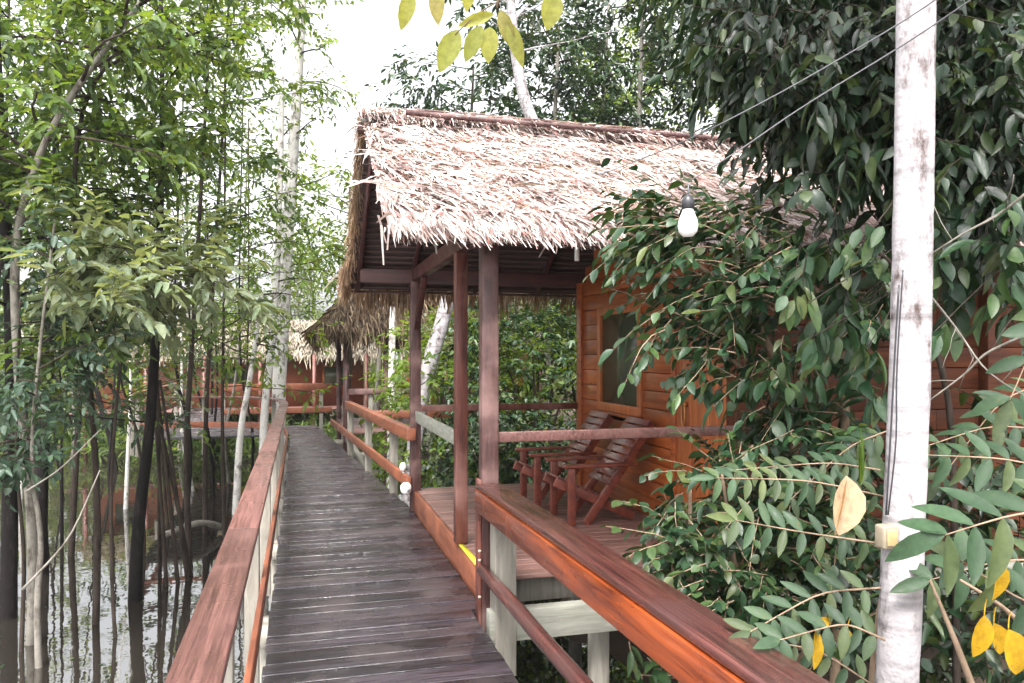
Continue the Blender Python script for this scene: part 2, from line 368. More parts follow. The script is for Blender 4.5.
# ================================================================== THE SETTING
WZ = -1.30
def ground_h(x, y):
    land = 1 / (1 + np.exp(-(x - 2.6) * 1.6)) + 1 / (1 + np.exp(-(y - 27) * .6)) + 1 / (1 + np.exp((x + 24) * .5))
    return -1.75 + .75 * np.clip(land, 0, 1) + .10 * np.sin(x * 1.7 + y * .9) * np.cos(y * 1.3 - x * .6) + .05 * np.sin(x * 4.1) * np.cos(y * 3.7)
g = MB()
gx = np.concatenate([[-900, -300, -120, -60], np.arange(-40, 40, .8), [60, 120, 300, 900]]); gy = np.concatenate([[-300, -60, -20], np.arange(-6, 60, .8), [80, 150, 400, 1200]])
X, Y = np.meshgrid(gx, gy); Z = ground_h(X, Y)
nx = len(gx); i, j = np.meshgrid(np.arange(len(gy) - 1), np.arange(nx - 1), indexing='ij'); a = (i * nx + j).ravel()
g.add(np.stack([X.ravel(), Y.ravel(), Z.ravel()], 1), [np.stack([a, a + 1, a + nx + 1, a + nx], 1)])
struct('ground', g, plain('leaf_litter_mud', (.075, .05, .034), .95, 0, .5, 5), smooth=True)
# water
m, n, l, b = new_mat('still_dark_water')
b.inputs['Base Color'].default_value = (.02, .017, .014, 1); b.inputs['Roughness'].default_value = .02; b.inputs['IOR'].default_value = 2.3
b.inputs['Specular IOR Level'].default_value = 1.0; b.inputs['Coat Weight'].default_value = 0
nz = n.new('ShaderNodeTexNoise'); nz.inputs['Scale'].default_value = 2.2; nz.inputs['Detail'].default_value = 3
tc = n.new('ShaderNodeTexCoord'); l.new(tc.outputs['Object'], nz.inputs['Vector'])
bp = n.new('ShaderNodeBump'); bp.inputs['Strength'].default_value = .06; bp.inputs['Distance'].default_value = .05
l.new(nz.outputs[0], bp.inputs['Height']); l.new(bp.outputs[0], b.inputs['Normal'])
wm = MB(); wm.add([(-900, -300, WZ), (900, -300, WZ), (900, 1200, WZ), (-900, 1200, WZ)], [[(0, 1, 2, 3)]])
struct('water', wm, m)

# ------------------------------------------------------------------ walkway
wb = MB(); y = -2.0
while y < 19.2:
    wd = random.uniform(.12, .19)
    xr = 1.10 if y < 5.0 else (1.185 if y < 8.5 else 1.185 - (y - 8.5) * .075)
    if y > 17.2: xl = -3.2
    else: xl = -.19
    jx = random.uniform(-.012, .012)
    z = random.uniform(-.004, .004)
    wb.box((xl + jx, y, -.045 + z), (xr + jx * .5, y + wd - random.uniform(.005, .012), z)); y += wd
y = 19.2
while y < 26.4:
    wb.box((-3.2, y, -.045), (-1.9, y + .115, random.uniform(-.004, .004))); y += .125
walk = struct('walkway', wb, M['walk'], bevel=.004)
jb = MB()
for x in (-.1, .5, 1.0): jb.box((x - .04, -2, -.2), (x + .04, 19.2, -.049))
for yy in np.arange(-1.5, 19, 2.4):
    jb.box((-.3, yy - .05, -.35), (1.25, yy + .05, -.204))
    for x in (-.22, 1.02): jb.tube([(x, yy + .12, -1.9), (x, yy + .12, -.2)], .07, 8)
o = struct('walkway_joists', jb, M['grey'])

def posts_fence(name, label, top_pts, w_top, h_top, mat_top, post_pts, low_pts=None, low_w=.05, low_h=.1, mat_low=None, face=None, round_low=False, zb=-.35, pw=.09, cat='railing', grp=None, face_h=.11):
    t = thing(name, label, cat, (top_pts[0][0], top_pts[0][1], 0), grp)
    a = MB()
    for p, q in zip(top_pts[:-1], top_pts[1:]): a.bar(p, q, w_top, h_top)
    obj('top_rail', a, mat_top, t, bevel=.008)
    if low_pts:
        a = MB()
        for p, q in zip(low_pts[:-1], low_pts[1:]):
            if round_low: a.tube(np.linspace(p, q, 14), .042, 10, wob=.07)
            else: a.bar(p, q, low_w, low_h)
        obj('lower_rail', a, mat_low, t, smooth=round_low, bevel=0 if round_low else .005)
    if face is not None:
        a = MB()
        for p, q in zip(top_pts[:-1], top_pts[1:]):
            p2 = (p[0] + face, p[1], p[2] - h_top / 2 - face_h / 2 - .002); q2 = (q[0] + face, q[1], q[2] - h_top / 2 - face_h / 2 - .002)
            a.bar(p2, q2, .035, face_h)
        obj('rail_face_board', a, M['orange'], t, bevel=.003)
    for (x, y_, zt) in post_pts:
        a = MB(); a.box((x - pw / 2, y_ - pw / 2, zb), (x + pw / 2, y_ + pw / 2, zt)); obj('post', a, M['grey'], t, bevel=.004)
    return t
# left rail: broad reddish flat top, curving away to the left at the bend
top = [(-.27, -1.0, .832), (-.27, 4.0, .832), (-.275, 9, .832), (-.27, 14.2, .832), (-.33, 15.2, .832), (-.55, 16.0, .832), (-1.0, 16.6, .832), (-1.8, 16.9, .832), (-3.2, 16.95, .832)]
low = [(-.215, -1.0, .27), (-.215, 14.2, .27), (-.28, 15.2, .27), (-.5, 16.0, .27), (-.95, 16.6, .27), (-1.8, 16.9, .27), (-3.2, 16.95, .27)]
posts_fence('walkway_railing', 'long railing with broad reddish top along the left edge of the walkway', top, .145, .036, M['railtop'],
            [(-.285, yy, .81) for yy in np.arange(1.2, 14, 1.9)] + [(-.5, 15.8, .81), (-1.9, 16.95, .81), (-3.15, 16.97, .81)], low, .03, .12, M['orange2'], pw=.085)
# near right rail
top = [(1.255, -.6, .845), (1.198, 4.93, .84)]
posts_fence('walkway_railing', 'near right railing with dark weathered top and glossy orange face board', top, .17, .036, M['raildark'],
            [(1.262, 4.80, .69), (1.31, 1.4, .69)], [(1.18, -.6, .29), (1.155, 4.9, .29)], mat_low=M['raildark'], round_low=True, face=-.078, pw=.14, face_h=.135)
# far right rail beyond the porch
top = [(1.16, 8.3, .84), (.80, 13.6, .84)]
posts_fence('walkway_railing', 'short reddish railing on the right side of the walkway just beyond the porch', top, .10, .13, M['orange2'],
            [(1.12, 9.6, .78), (.97, 11.5, .78), (.83, 13.4, .78)], [(1.13, 8.3, .33), (.62, 16.2, .33)], .05, .12, M['orange2'], pw=.1)
posts_fence('walkway_railing', 'brown railing of the far branch leading to the red walled bungalow', [(-3.28, 17.0, .86), (-3.28, 26, .86)], .09, .14, M['orange2'],
            [(-3.3, y_, .8) for y_ in (17.2, 20, 23, 25.8)], [(-3.28, 17.0, .36), (-3.28, 26, .36)], .05, .12, M['orange2'], pw=.09)
# side landing rails beyond
posts_fence('walkway_railing', 'orange handrail across the far end of the walkway where it bends to the left', [(-1.8, 19.35, .93), (.75, 19.35, .93)], .09, .16, M['orange2'],
            [(x, 19.42, .86) for x in (-1.75, -.8, .5)], [(-1.8, 19.38, .36), (.75, 19.38, .36)], .05, .13, M['orange2'], pw=.09)
posts_fence('walkway_railing', 'low orange railing of the side landing seen behind the railing beyond the porch', [(1.0, 12.8, .72), (3.4, 12.6, .72)], .08, .13, M['orange2'],
            [(1.6, 12.8, .66), (3.2, 12.7, .66)], pw=.09)
posts_fence('walkway_railing', 'dark handrail far back beside the second hut', [(.95, 16.0, .95), (4.2, 16.0, .95)], .09, .12, M['postdark'],
            [(1.4, 16.05, .9), (2.6, 16.05, .9), (3.8, 16.05, .9)], pw=.09)

# ------------------------------------------------------------------ bungalow
DZ = .22
XW, YN, YF, XE = 3.10, 5.00, 8.25, 8.2
house = thing('thatched_bungalow', 'wooden bungalow with thatched roof and open porch beside the walkway', 'house', (1.2, 5, 0))
a = MB(); y = YN - .02
while y < YF + .2:
    a.box((1.235, y, DZ - .03), (XW, y + .118, DZ + random.uniform(-.002, .002))); y += .127
pf = obj('porch_floor', a, M['deckw'], house, bevel=.003)
a = MB(); a.bar((1.212, YN - .02, .10), (1.212, 8.46, .10), .035, .235); fb = obj('fascia_board', a, M['orange2'], house, bevel=.004)
a = MB(); a.box((1.19, 5.12, DZ - .002), (1.232, 5.9, DZ + .006)); obj('yellow_edge_strip', a, M['yellow'], house)
a = MB(); a.box((1.16, 4.74, -.13), (XW + 5, 4.84, .065)); obj('cross_beam', a, M['greyh'], house, bevel=.004)
a = MB()
for x in (2.0, 3.0, 5, 7.5): a.tube([(x, 5.0, -1.9), (x, 5.0, .14)], .08, 8); a.tube([(x, 8.2, -1.9), (x, 8.2, .14)], .08, 8)
a.box((1.25, 5.1, .0), (XE, 5.2, .185)); a.box((1.25, 8.0, .0), (XE, 8.1, .185)); a.box((1.25, 6.5, .0), (XE, 6.6, .185))
obj('foundation', a, M['grey'], house)
# porch posts
for (x, y_, zb, zt, s_, mt) in ((1.215, 5.0, -.12, 2.5, .112, 'postdark'), (1.215, 5.93, DZ + .008, 2.5, .095, 'post'), (1.215, 8.40, .0, 2.5, .11, 'postdark')):
    a = MB(); a.box((x - s_ / 2, y_ - s_ / 2, zb), (x + s_ / 2, y_ + s_ / 2, zt)); obj('porch_post', a, M[mt], house, bevel=.006)
# wrapped joint block where the rail meets the post, and end plates
a = MB(); a.box((1.135, 4.95, .60), (1.157, 5.05, .875)); a.box((1.135, 4.95, -.1), (1.157, 5.05, .6)); obj('post_cleat', a, M['post'], house, bevel=.003)
for zz in (.42, .36, .12):
    a = MB(); a.lathe((1.13, 4.9, zz), [(0, -.009), (.009, -.008), (.012, 0), (.009, .008), (0, .009)], 8); obj('bolt', a, M['grey'], house)
# porch rails
a = MB(); a.bar((1.272, 5.0, 1.15), (XW, 5.0, 1.15), .05, .07); obj('porch_rail', a, M['railtop'], house, bevel=.006)
a = MB(); a.bar((1.272, 8.32, 1.12), (XW, 8.32, 1.12), .05, .07); obj('porch_rail', a, M['post'], house, bevel=.006)
a = MB(); a.bar((1.235, 5.98, 1.02), (1.225, 8.34, 1.03), .035, .12); obj('porch_rail', a, M['greyh'], house, bevel=.004, label='pale grey plank rail between two porch posts')
# beams
a = MB()
a.bar((1.215, 4.85, 2.565), (1.215, 8.75, 2.565), .09, .13)
obj('side_beam', a, M['beam'], house, bevel=.006)
a = MB(); a.bar((.62, 8.40, 2.555), (XE, 8.40, 2.555), .08, .15); obj('back_beam', a, M['beam'], house, bevel=.006)
a = MB(); a.bar((.62, 5.0, 2.56), (XE, 5.0, 2.56), .08, .14); obj('front_beam', a, M['beam'], house, bevel=.006)
for p_, q_ in (((1.215, 8.30, 2.0), (1.215, 7.75, 2.5)), ((1.215, 5.4, 2.5), (1.215, 6.7, 3.5))):
    a = MB(); a.bar(p_, q_, .06, .07); obj('brace', a, M['beam'], house, bevel=.004)
# walls: horizontal planks facing the walkway, around window and door openings
def hplanks(fixed, axis, a0, a1, z0, z1, mat, name, holes=(), th=.03, ph=.165):
    mb = MB(); z = z0
    while z < z1 - .01:
        zt = min(z + ph - .006, z1); segs = [(a0, a1)]
        for (h0, h1, hz0, hz1) in holes:
            if zt > hz0 and z < hz1:
                ns = []
                for s0, s1 in segs:
                    if h0 > s0: ns.append((s0, min(h0, s1)))
                    if h1 < s1: ns.append((max(h1, s0), s1))
                segs = [s for s in ns if s[1] - s[0] > .01]
        for s0, s1 in segs:
            cuts = [s0]
            while cuts[-1] + 2.4 < s1: cuts.append(cuts[-1] + random.uniform(1.4, 2.2))
            cuts.append(s1)
            for c0, c1 in zip(cuts[:-1], cuts[1:]):
                if axis == 'y':
                    room = (2.40 + 1.32 / 2.13 * (6.75 - 4.62) - .16 - zt) / (1.32 / 2.13)   # half width left under the roof
                    k0, k1 = max(c0 + .002, 6.75 - room), min(c1, 6.75 + room)
                    if k1 - k0 > .05: mb.box((fixed, k0, z), (fixed + th, k1, zt))
                else: mb.box((c0 + .002, fixed, z), (c1, fixed + th, zt))
        z += ph
    bx = MB()
    return obj(name, mb, mat, house, bevel=.004)
WIN = (6.66, 7.74, 1.16, 2.16); DOOR = (5.12, 6.0, DZ, 2.2)
hplanks(XW, 'y', YN + .12, YF, DZ, 3.5, M['wall'], 'porch_wall', [WIN, DOOR])
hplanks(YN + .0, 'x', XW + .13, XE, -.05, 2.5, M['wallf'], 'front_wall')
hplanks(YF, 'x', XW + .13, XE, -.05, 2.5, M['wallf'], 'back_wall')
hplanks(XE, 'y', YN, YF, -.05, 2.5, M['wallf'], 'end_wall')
a = MB(); a.box((XW + .06, YN + .06, .0), (XE - .03, YF - .03, .15)); a.box((XW + .045, YN + .05, .15), (XW + .06, 6.6, 2.4)); a.box((XW + .045, 7.8, .15), (XW + .06, YF - .02, 2.4))
obj('inner_lining', a, M['beam'], house)
for (x, y_) in ((XW + .03, YN + .05), (XW + .03, YF + .03), (5.35, YN - .03), (6.9, YN - .03)):
    a = MB(); a.box((x - .065, y_ - .065, -.1), (x + .065, y_ + .065, 2.52)); obj('wall_post', a, M['wall'] if y_ > 6 else M['wallf'], house, bevel=.006)
# window
fr = MB(); y0, y1, z0, z1 = WIN
for q in (y0 + .03, y1 - .03): fr.box((XW - .02, q - .045, z0 - .04), (XW + .05, q + .045, z1 + .04))
for q in (z0, z1): fr.box((XW - .023, y0 - .01, q - .045), (XW + .053, y1 + .01, q + .045))
wf = obj('window', fr, M['door'], house, bevel=.004)
a = MB(); a.box((XW + .012, y0, z0), (XW + .02, y1, z1)); obj('pane', a, M['glass'], wf)
a = MB(); a.box((XW - .05, y0 - .05, z0 - .075), (XW - .001, y1 + .05, z0 - .048)); obj('sill', a, M['wall'], wf, bevel=.003)
# door of vertical planks
a = MB(); q = DOOR[0] + .03
while q < DOOR[1] - .05: a.box((XW + .0, q, DZ + .01), (XW + .03, min(q + .136, DOOR[1] - .03), 2.18)); q += .142
dr = obj('door', a, M['door'], house, bevel=.004)
a = MB(); a.box((XW - .018, DOOR[0] - .04, DZ), (XW + .04, DOOR[0] + .03, 2.25)); a.box((XW - .018, DOOR[1] - .03, DZ), (XW + .04, DOOR[1] + .04, 2.25)); a.box((XW - .02, DOOR[0] - .04, 2.18), (XW + .042, DOOR[1] + .04, 2.27))
obj('door_frame', a, M['wall'], dr, bevel=.004)
a = MB(); an = np.linspace(0, 2 * math.pi, 17); a.tube(np.stack([np.full(17, XW - .035), 5.78 + .03 * np.cos(an), 1.2 + .09 * np.sin(an)], 1), .009, 6, cap=False)
a.lathe((XW - .04, 5.78, 1.29), [(0, 0), (.02, .005), (.02, .04), (0, .045)], 10, (1, 0, 0)); obj('handle', a, M['brass'], dr, smooth=True)

# ---- thatch roof
def thatch_slope(mb, o, ux, dn, width, length, nrm, rows, dens, blade=.5, bw=.022, skew=.25, lift=.05, s_start=None):
    """o = ridge-line start, ux = along ridge, dn = unit down slope, nrm outward"""
    o = np.array(o); ux = np.array(ux, float); dn = norm(np.array(dn, float)); nrm = norm(np.array(nrm, float))
    ph = rng.uniform(0, 6, 6)
    for r in range(rows):
        s = (-blade * .35 if s_start is None else s_start) + (length - blade * .55) * r / (rows - 1)
        n = int(width * dens); x = rng.uniform(0, width, n)
        lo = np.sin(x * 2.1 + ph[0] + r * .7) + np.sin(x * 5.3 + ph[1] - r * 1.1) + .6 * np.sin(x * 13 + ph[2] + r * 2.3)
        s0 = s + rng.uniform(-.08, .08, n); L = blade * (1 + .12 * lo * .5) * rng.uniform(.6, 1.15, n)
        an = skew + .16 * lo * .5 + rng.normal(size=n) * .20
        wild = rng.random(n) < .09; an = np.where(wild, an + rng.normal(size=n) * .6, an)
        D = dn[None] * np.cos(an)[:, None] + ux[None] * np.sin(an)[:, None]
        lf = lift * (1 + .35 * lo) * rng.uniform(.3, 1.5, n) + wild * .05
        p0 = o + ux * x[:, None] + dn * s0[:, None] + nrm * (.012 + rng.uniform(0, .02, n))[:, None]
        rr = nrm + rng.normal(size=(n, 3)) * .45
        S = norm(np.cross(rr, D)); w_ = bw * rng.uniform(.4, 1.6, n)
        p1 = p0 + D * (L * .55)[:, None] + nrm * (lf * .8)[:, None]; g_ = np.array([0, 0, -1.])
        p2 = p0 + D * L[:, None] + nrm * lf[:, None] + g_ * (rng.uniform(0, .03, n) * (1 + 2 * (r > rows - 3)))[:, None]
        V = np.stack([p0 - S * w_[:, None] / 2, p0 + S * w_[:, None] / 2, p1 - S * w_[:, None] / 2, p1 + S * w_[:, None] / 2, p2 - S * w_[:, None] * .15, p2 + S * w_[:, None] * .15], 1)
        Q = (np.arange(n)[:, None, None] * 6 + np.array([(0, 1, 3, 2), (2, 3, 5, 4)])[None]).reshape(-1, 4)
        mb.add(V.reshape(-1, 3), [Q])
def fringe(mb, p, q, n, L, bw=.02, out=(0, 0, 0), spread=.3):
    """blades hanging from the line p-q"""
    p = np.array(p, float); q = np.array(q, float); t = rng.random(n)[:, None]
    lo = np.sin(t * 40) + np.sin(t * 97 + 1)
    p0 = p + (q - p) * t + rng.normal(size=(n, 3)) * .025
    D = norm(np.array([0, 0, -1.]) + np.array(out) + rng.normal(size=(n, 3)) * spread)
    LL = (L * (1 + .2 * lo[:, 0]) * rng.uniform(.4, 1.2, n))[:, None]; S = norm(np.cross(D, rng.normal(size=(n, 3)))); w_ = (bw * rng.uniform(.4, 1.4, n))[:, None]
    p1 = p0 + D * LL * .5; p2 = p0 + D * LL + np.array([0, 0, -.1]) * LL
    V = np.stack([p0 - S * w_ / 2, p0 + S * w_ / 2, p1 - S * w_ / 2, p1 + S * w_ / 2, p2 - S * w_ * .15, p2 + S * w_ * .15], 1)
    Q = (np.arange(n)[:, None, None] * 6 + np.array([(0, 1, 3, 2), (2, 3, 5, 4)])[None]).reshape(-1, 4)
    mb.add(V.reshape(-1, 3), [Q])
RX0, RX1 = .50, 8.7; YE0, YR, YE1 = 4.62, 6.75, 8.88; ZE, ZR = 2.42, 3.74
th = math.atan2(ZR - ZE, YR - YE0); SL = math.hypot(ZR - ZE, YR - YE0) - .04
dnf = np.array([0, -math.cos(th), -math.sin(th)]); nf = np.array([0, -math.sin(th), math.cos(th)])
dnb = dnf * [1, -1, 1]; nb = nf * [1, -1, 1]
a = MB()
for dn, nr in ((dnf, nf), (dnb, nb)):
    o0 = np.array([RX0 + .04, YR, ZR]); e = [o0, o0 + [RX1 - RX0, 0, 0], o0 + [RX1 - RX0, 0, 0] + dn * (SL - .05), o0 + dn * (SL - .05)]
    V = [p - nr * .0 for p in e] + [p - nr * .035 for p in e]
    a.add(V, [[(0, 1, 2, 3), (7, 6, 5, 4), (0, 4, 5, 1), (1, 5, 6, 2), (2, 6, 7, 3), (3, 7, 4, 0)]])
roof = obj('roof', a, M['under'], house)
a = MB(); thatch_slope(a, (RX0, YR, ZR), (1, 0, 0), dnf, RX1 - RX0, SL, nf, 44, 290, bw=.014, blade=.38, skew=.42, lift=.014)
thatch_slope(a, (RX0, YR, ZR), (1, 0, 0), dnb, RX1 - RX0, SL, nb, 12, 60, s_start=.02)
# ridge cap draping both ways
thatch_slope(a, (RX0 - .02, YR + .05, ZR + .05), (1, 0, 0), norm(np.array([0, -1, -.35])), RX1 - RX0, .30, (0, -.3, 1), 4, 220, blade=.28, bw=.01, skew=.1, lift=.02, s_start=.03)
obj('thatch', a, M['thatch'], roof)
a = MB(); e_ = np.array([0, YR, ZR]) + dnf * (SL - .06) + nf * .02
fringe(a, (RX0 + .02, e_[1], e_[2]), (RX1, e_[1], e_[2]), 6000, .075, bw=.011, out=(.2, -.6, 0), spread=.3)
obj('front_fringe', a, M['thatch'], roof)
a = MB()
fringe(a, (RX0 + .1, YE1 + .0, ZE + .08), (RX1, YE1 + .0, ZE + .08), 2600, .26, out=(0, .1, 0), spread=.14)
obj('eave_fringe', a, M['thatchd'], roof)
a = MB()
fringe(a, (RX0 + .03, YR, ZR + .03), (RX0 + .03, YE1, ZE + .03), 1300, .13, bw=.009, out=(-.12, .1, 0), spread=.3)
fringe(a, (RX0 - .05, YE1 - .5, ZE + .25), (RX0 - .02, YE1 + .05, ZE + .0), 260, .14, bw=.010, out=(-.02, .1, 0), spread=.2)
obj('verge_fringe', a, M['thatchd'], roof)
# battens on the underside, rafters, poles on top
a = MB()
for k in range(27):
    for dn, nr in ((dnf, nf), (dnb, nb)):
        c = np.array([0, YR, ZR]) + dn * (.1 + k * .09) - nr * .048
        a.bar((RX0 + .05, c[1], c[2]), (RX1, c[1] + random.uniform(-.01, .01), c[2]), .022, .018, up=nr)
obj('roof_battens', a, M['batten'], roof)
for x in (.62, 1.2, 1.95, 2.7, 3.5, 5.0, 6.5, 8.1):
    for dn, nr in ((dnf, nf), (dnb, nb)):
        c = np.array([x, YR, ZR]) - nr * .085; a = MB(); a.bar(c + dn * .04, c + dn * (SL - .1), .045, .05, up=nr); obj('rafter', a, M['beam'], roof)
a = MB(); a.tube([(RX0 - .02, YR, ZR - .09), (RX1, YR, ZR - .09)], .045, 8); obj('ridge_beam', a, M['beam'], roof)
a = MB()
c = np.array([0, YR, ZR]) + dnf * .30 + nf * .15
a.tube([(RX0 + .35, c[1], c[2] + .01), (2.0, c[1] - .01, c[2] - .0), (4.2, c[1], c[2] + .01), (RX1, c[1], c[2])], .024, 8)
a.tube([(RX0 + .0, YR + .12, ZR + .06), (1.0, YR + .05, ZR + .13), (3.5, YR + .03, ZR + .12)], .014, 6)
obj('ridge_pole', a, M['postdark'], roof, smooth=True)
# loose dangling thatch strands
a = MB()
for (u, v, d_, L, dx) in ((380, 225, 5.4, .28, .03), (377, 215, 5.5, .2, .07), (399, 222, 5.2, .14, .02), (548, 240, 5.2, .12, -.06), (388, 222, 5.5, .2, 0), (433, 236, 5.2, .12, .03)):
    p = P(u, v, d_); a.add([p, p + [.018, 0, 0], p + [dx, 0, -L], p + [dx - .01, 0, -L]], [[(0, 1, 2, 3)]])
obj('loose_strands', a, M['thatch'], roof)

# ------------------------------------------------------------------ second hut and far buildings
def pyramid_hut(x0, x1, y0, y1, ze, zr, label, rx=.35):
    t = thing('thatched_hut', label, 'hut', (x0, y0, 0))
    cx, cy = (x0 + x1) / 2, (y0 + y1) / 2; a = MB()
    A, B = np.array([cx - rx, cy, zr]), np.array([cx + rx, cy, zr])
    c = [np.array(q, float) for q in ((x0, y0, ze), (x1, y0, ze), (x1, y1, ze), (x0, y1, ze))]
    a.add([A, B] + c, [[(2, 3, 1, 0), (4, 5, 0, 1)], [(3, 4, 1), (5, 2, 0)]])
    rf = obj('roof', a, M['under'], t)
    a = MB()
    def tri(e0, e1, t0, t1, n):
        u = rng.random(n)[:, None]; s_ = np.sqrt(rng.random(n))[:, None]
        p = (t0 + (t1 - t0) * u) * (1 - s_) + (e0 + (e1 - e0) * u) * s_
        dn_ = norm((e0 + e1) / 2 - (t0 + t1) / 2); nn = norm(np.cross(e1 - e0, dn_)); nn = nn * (1 if nn[2] > 0 else -1)
        D = dn_ + rng.normal(size=(n, 3)) * .14; L = rng.uniform(.25, .6, n)
        leaves(a, p + nn * .03 - dn_ * .15, D, nn + rng.normal(size=(n, 3)) * .4, L, .03, curl=.1)
    for e0, e1, t0, t1 in ((c[0], c[1], A, B), (c[2], c[3], B, A), (c[1], c[2], B, B), (c[3], c[0], A, A)): tri(e0, e1, t0, t1, 2200)
    for e0, e1 in ((c[0], c[1]), (c[3], c[0]), (c[1], c[2]), (c[2], c[3])): fringe(a, e0, e1, 700, .36, .035, spread=.12)
    obj('thatch', a, M['thatchh'], rf)
    for (x, y_) in ((x0 + .62, y0 + .4), (x1 - .6, y0 + .4), (x0 + 1.5, y0 + .4), (x0 + .62, y1 - .6), (x1 - .6, y1 - .6)):
        b_ = MB(); b_.box((x - .06, y_ - .06, -1.6), (x + .06, y_ + .06, ze + .2)); obj('post', b_, M['postdark'], t)
    b_ = MB(); b_.box((x0 + .6, y0 + .3, -.06), (x1 - .3, y1 - .3, .02)); obj('floor', b_, M['deckw'], t)
    b_ = MB(); b_.bar((x0 + .5, y0 + .4, ze - .0), (x1 - .5, y0 + .4, ze), .08, .12); b_.bar((x0 + .62, y0 + .5, ze), (x0 + .62, y1 - .5, ze), .08, .1); obj('beam', b_, M['beam'], t)
    return t
pyramid_hut(.36, 4.3, 17.0, 21.2, 2.28, 3.85, 'small thatched hut with dark drooping eaves standing where the walkway bends')
def far_house(x0, x1, y0, y1, ze, zr, label, mroof, mwall):
    t = thing('thatched_bungalow', label, 'house', (x0, y0, 0)); a = MB(); ym = (y0 + y1) / 2
    a.add([(x0 - .5, y0 - .6, ze), (x1 + .5, y0 - .6, ze), (x1 + .5, ym, zr), (x0 - .5, ym, zr), (x1 + .5, y1 + .6, ze), (x0 - .5, y1 + .6, ze)], [[(0, 1, 2, 3), (3, 2, 4, 5)]])
    rf = obj('roof', a, M['under'], t); a = MB(); n = 5200
    u = rng.random(n); s_ = rng.random(n); L = rng.uniform(.3, .7, n)
    p = np.stack([x0 - .5 + (x1 - x0 + 1) * u, y0 - .6 + (ym - y0 + .6) * s_, ze + (zr - ze) * s_ + .05], 1)
    dn_ = norm(np.array([0, -(ym - y0 + .6), -(zr - ze)]))
    leaves(a, p, dn_ + rng.normal(size=(n, 3)) * .15, np.array([0, -.5, 1]) + rng.normal(size=(n, 3)) * .4, L, .05, curl=.1)
    obj('thatch', a, mroof, rf)
    a = MB(); a.box((x0, y0, -.1), (x1, y0 + .1, ze + .3)); a.box((x0, y1, -.1), (x1, y1 + .1, ze + .3)); a.box((x0, y0 + .1, -.1), (x0 + .1, y1, ze + .3)); a.box((x1 - .1, y0 + .1, -.1), (x1, y1, ze + .3)); obj('wall', a, mwall, t)
    a = MB(); a.box((x0 - .5, y0 - 1.4, -.15), (x1 + .5, y1 + .3, -.1)); obj('floor', a, M['deckw'], t)
    for x in np.linspace(x0, x1, 6):
        b_ = MB(); b_.box((x - .06, y0 - 1.2, -1.5), (x + .06, y0 - 1.08, ze + .1)); obj('post', b_, M['post'], t)
    for x in np.linspace(x0 + 1, x1 - 1, 3):
        b_ = MB(); b_.box((x - .45, y0 - .03, .55), (x + .45, y0 - .004, 1.35)); wn = obj('window', b_, M['door'], t)
        b_ = MB(); b_.box((x - .38, y0 - .036, .61), (x + .38, y0 - .032, 1.29)); obj('pane', b_, M['glass'], wn)
    return t
far_house(-6.5, 2.2, 28, 32, 1.65, 3.0, 'far red walled bungalow under a pale thatched roof, seen past the bend', M['thatchp'], M['orange2'])
far_house(3.4, 7.0, 23.5, 26.5, 1.9, 3.8, 'far tan bungalow partly hidden behind the second hut', M['thatchp'], M['door'])

# ------------------------------------------------------------------ chairs
def lounge_chair(x, y, label):
    t = thing('porch_chair', label, 'chair', (x, y, DZ), 'slatted wooden chairs on the porch')
    Wd = .48
    o_ = np.array([x, y, DZ + .004])
    for s_ in (0, Wd):
        a = MB(); a.box(o_ + [-.03, s_ - .022, 0], o_ + [.035, s_ + .022, .50]); obj('leg', a, M['chair'], t, bevel=.004)
        a = MB(); a.box(o_ + [-.08, s_ - .045, .50], o_ + [.60, s_ + .045, .527]); obj('armrest', a, M['chair'], t, bevel=.006)
        q = s_ + (.045 if s_ == 0 else -.045)
        a = MB(); a.bar(o_ + [.15, q, .0], o_ + [.78, q, .86], .04, .07); obj('backrest_frame', a, M['chair'], t, bevel=.004)
        q = s_ + (.088 if s_ == 0 else -.088)
        a = MB(); a.bar(o_ + [-.12, q, .37], o_ + [.62, q, .035], .035, .075); obj('seat_frame', a, M['chair'], t, bevel=.004)
    a = MB(); d_ = norm(np.array([.63, 0, .86])); nn = np.array([-d_[2], 0, d_[0]])
    for k in range(9):
        c = o_ + [.15, 0, 0] + d_ * (.42 + k * .078) + nn * .045
        a.bar(c + [0, -.0, 0], c + [0, Wd, 0], .062, .016, up=nn)
    obj('backrest', a, M['chairslat'], t, bevel=.003)
    a = MB(); d_ = norm(np.array([.74, 0, -.335])); nn = np.array([.335, 0, .74]); nn = norm(nn)
    for k in range(6):
        c = o_ + [-.12, 0, .37] + d_ * (.03 + k * .075) + nn * .046
        a.bar(c + [0, .06, 0], c + [0, Wd - .06, 0], .06, .016, up=nn)
    obj('seat', a, M['chairslat'], t, bevel=.003)
lounge_chair(2.26, 6.28, 'nearer of the two reclining slatted wooden chairs, beside the door under the window')
lounge_chair(2.20, 7.08, 'farther slatted wooden chair, partly hidden behind the nearer chair')

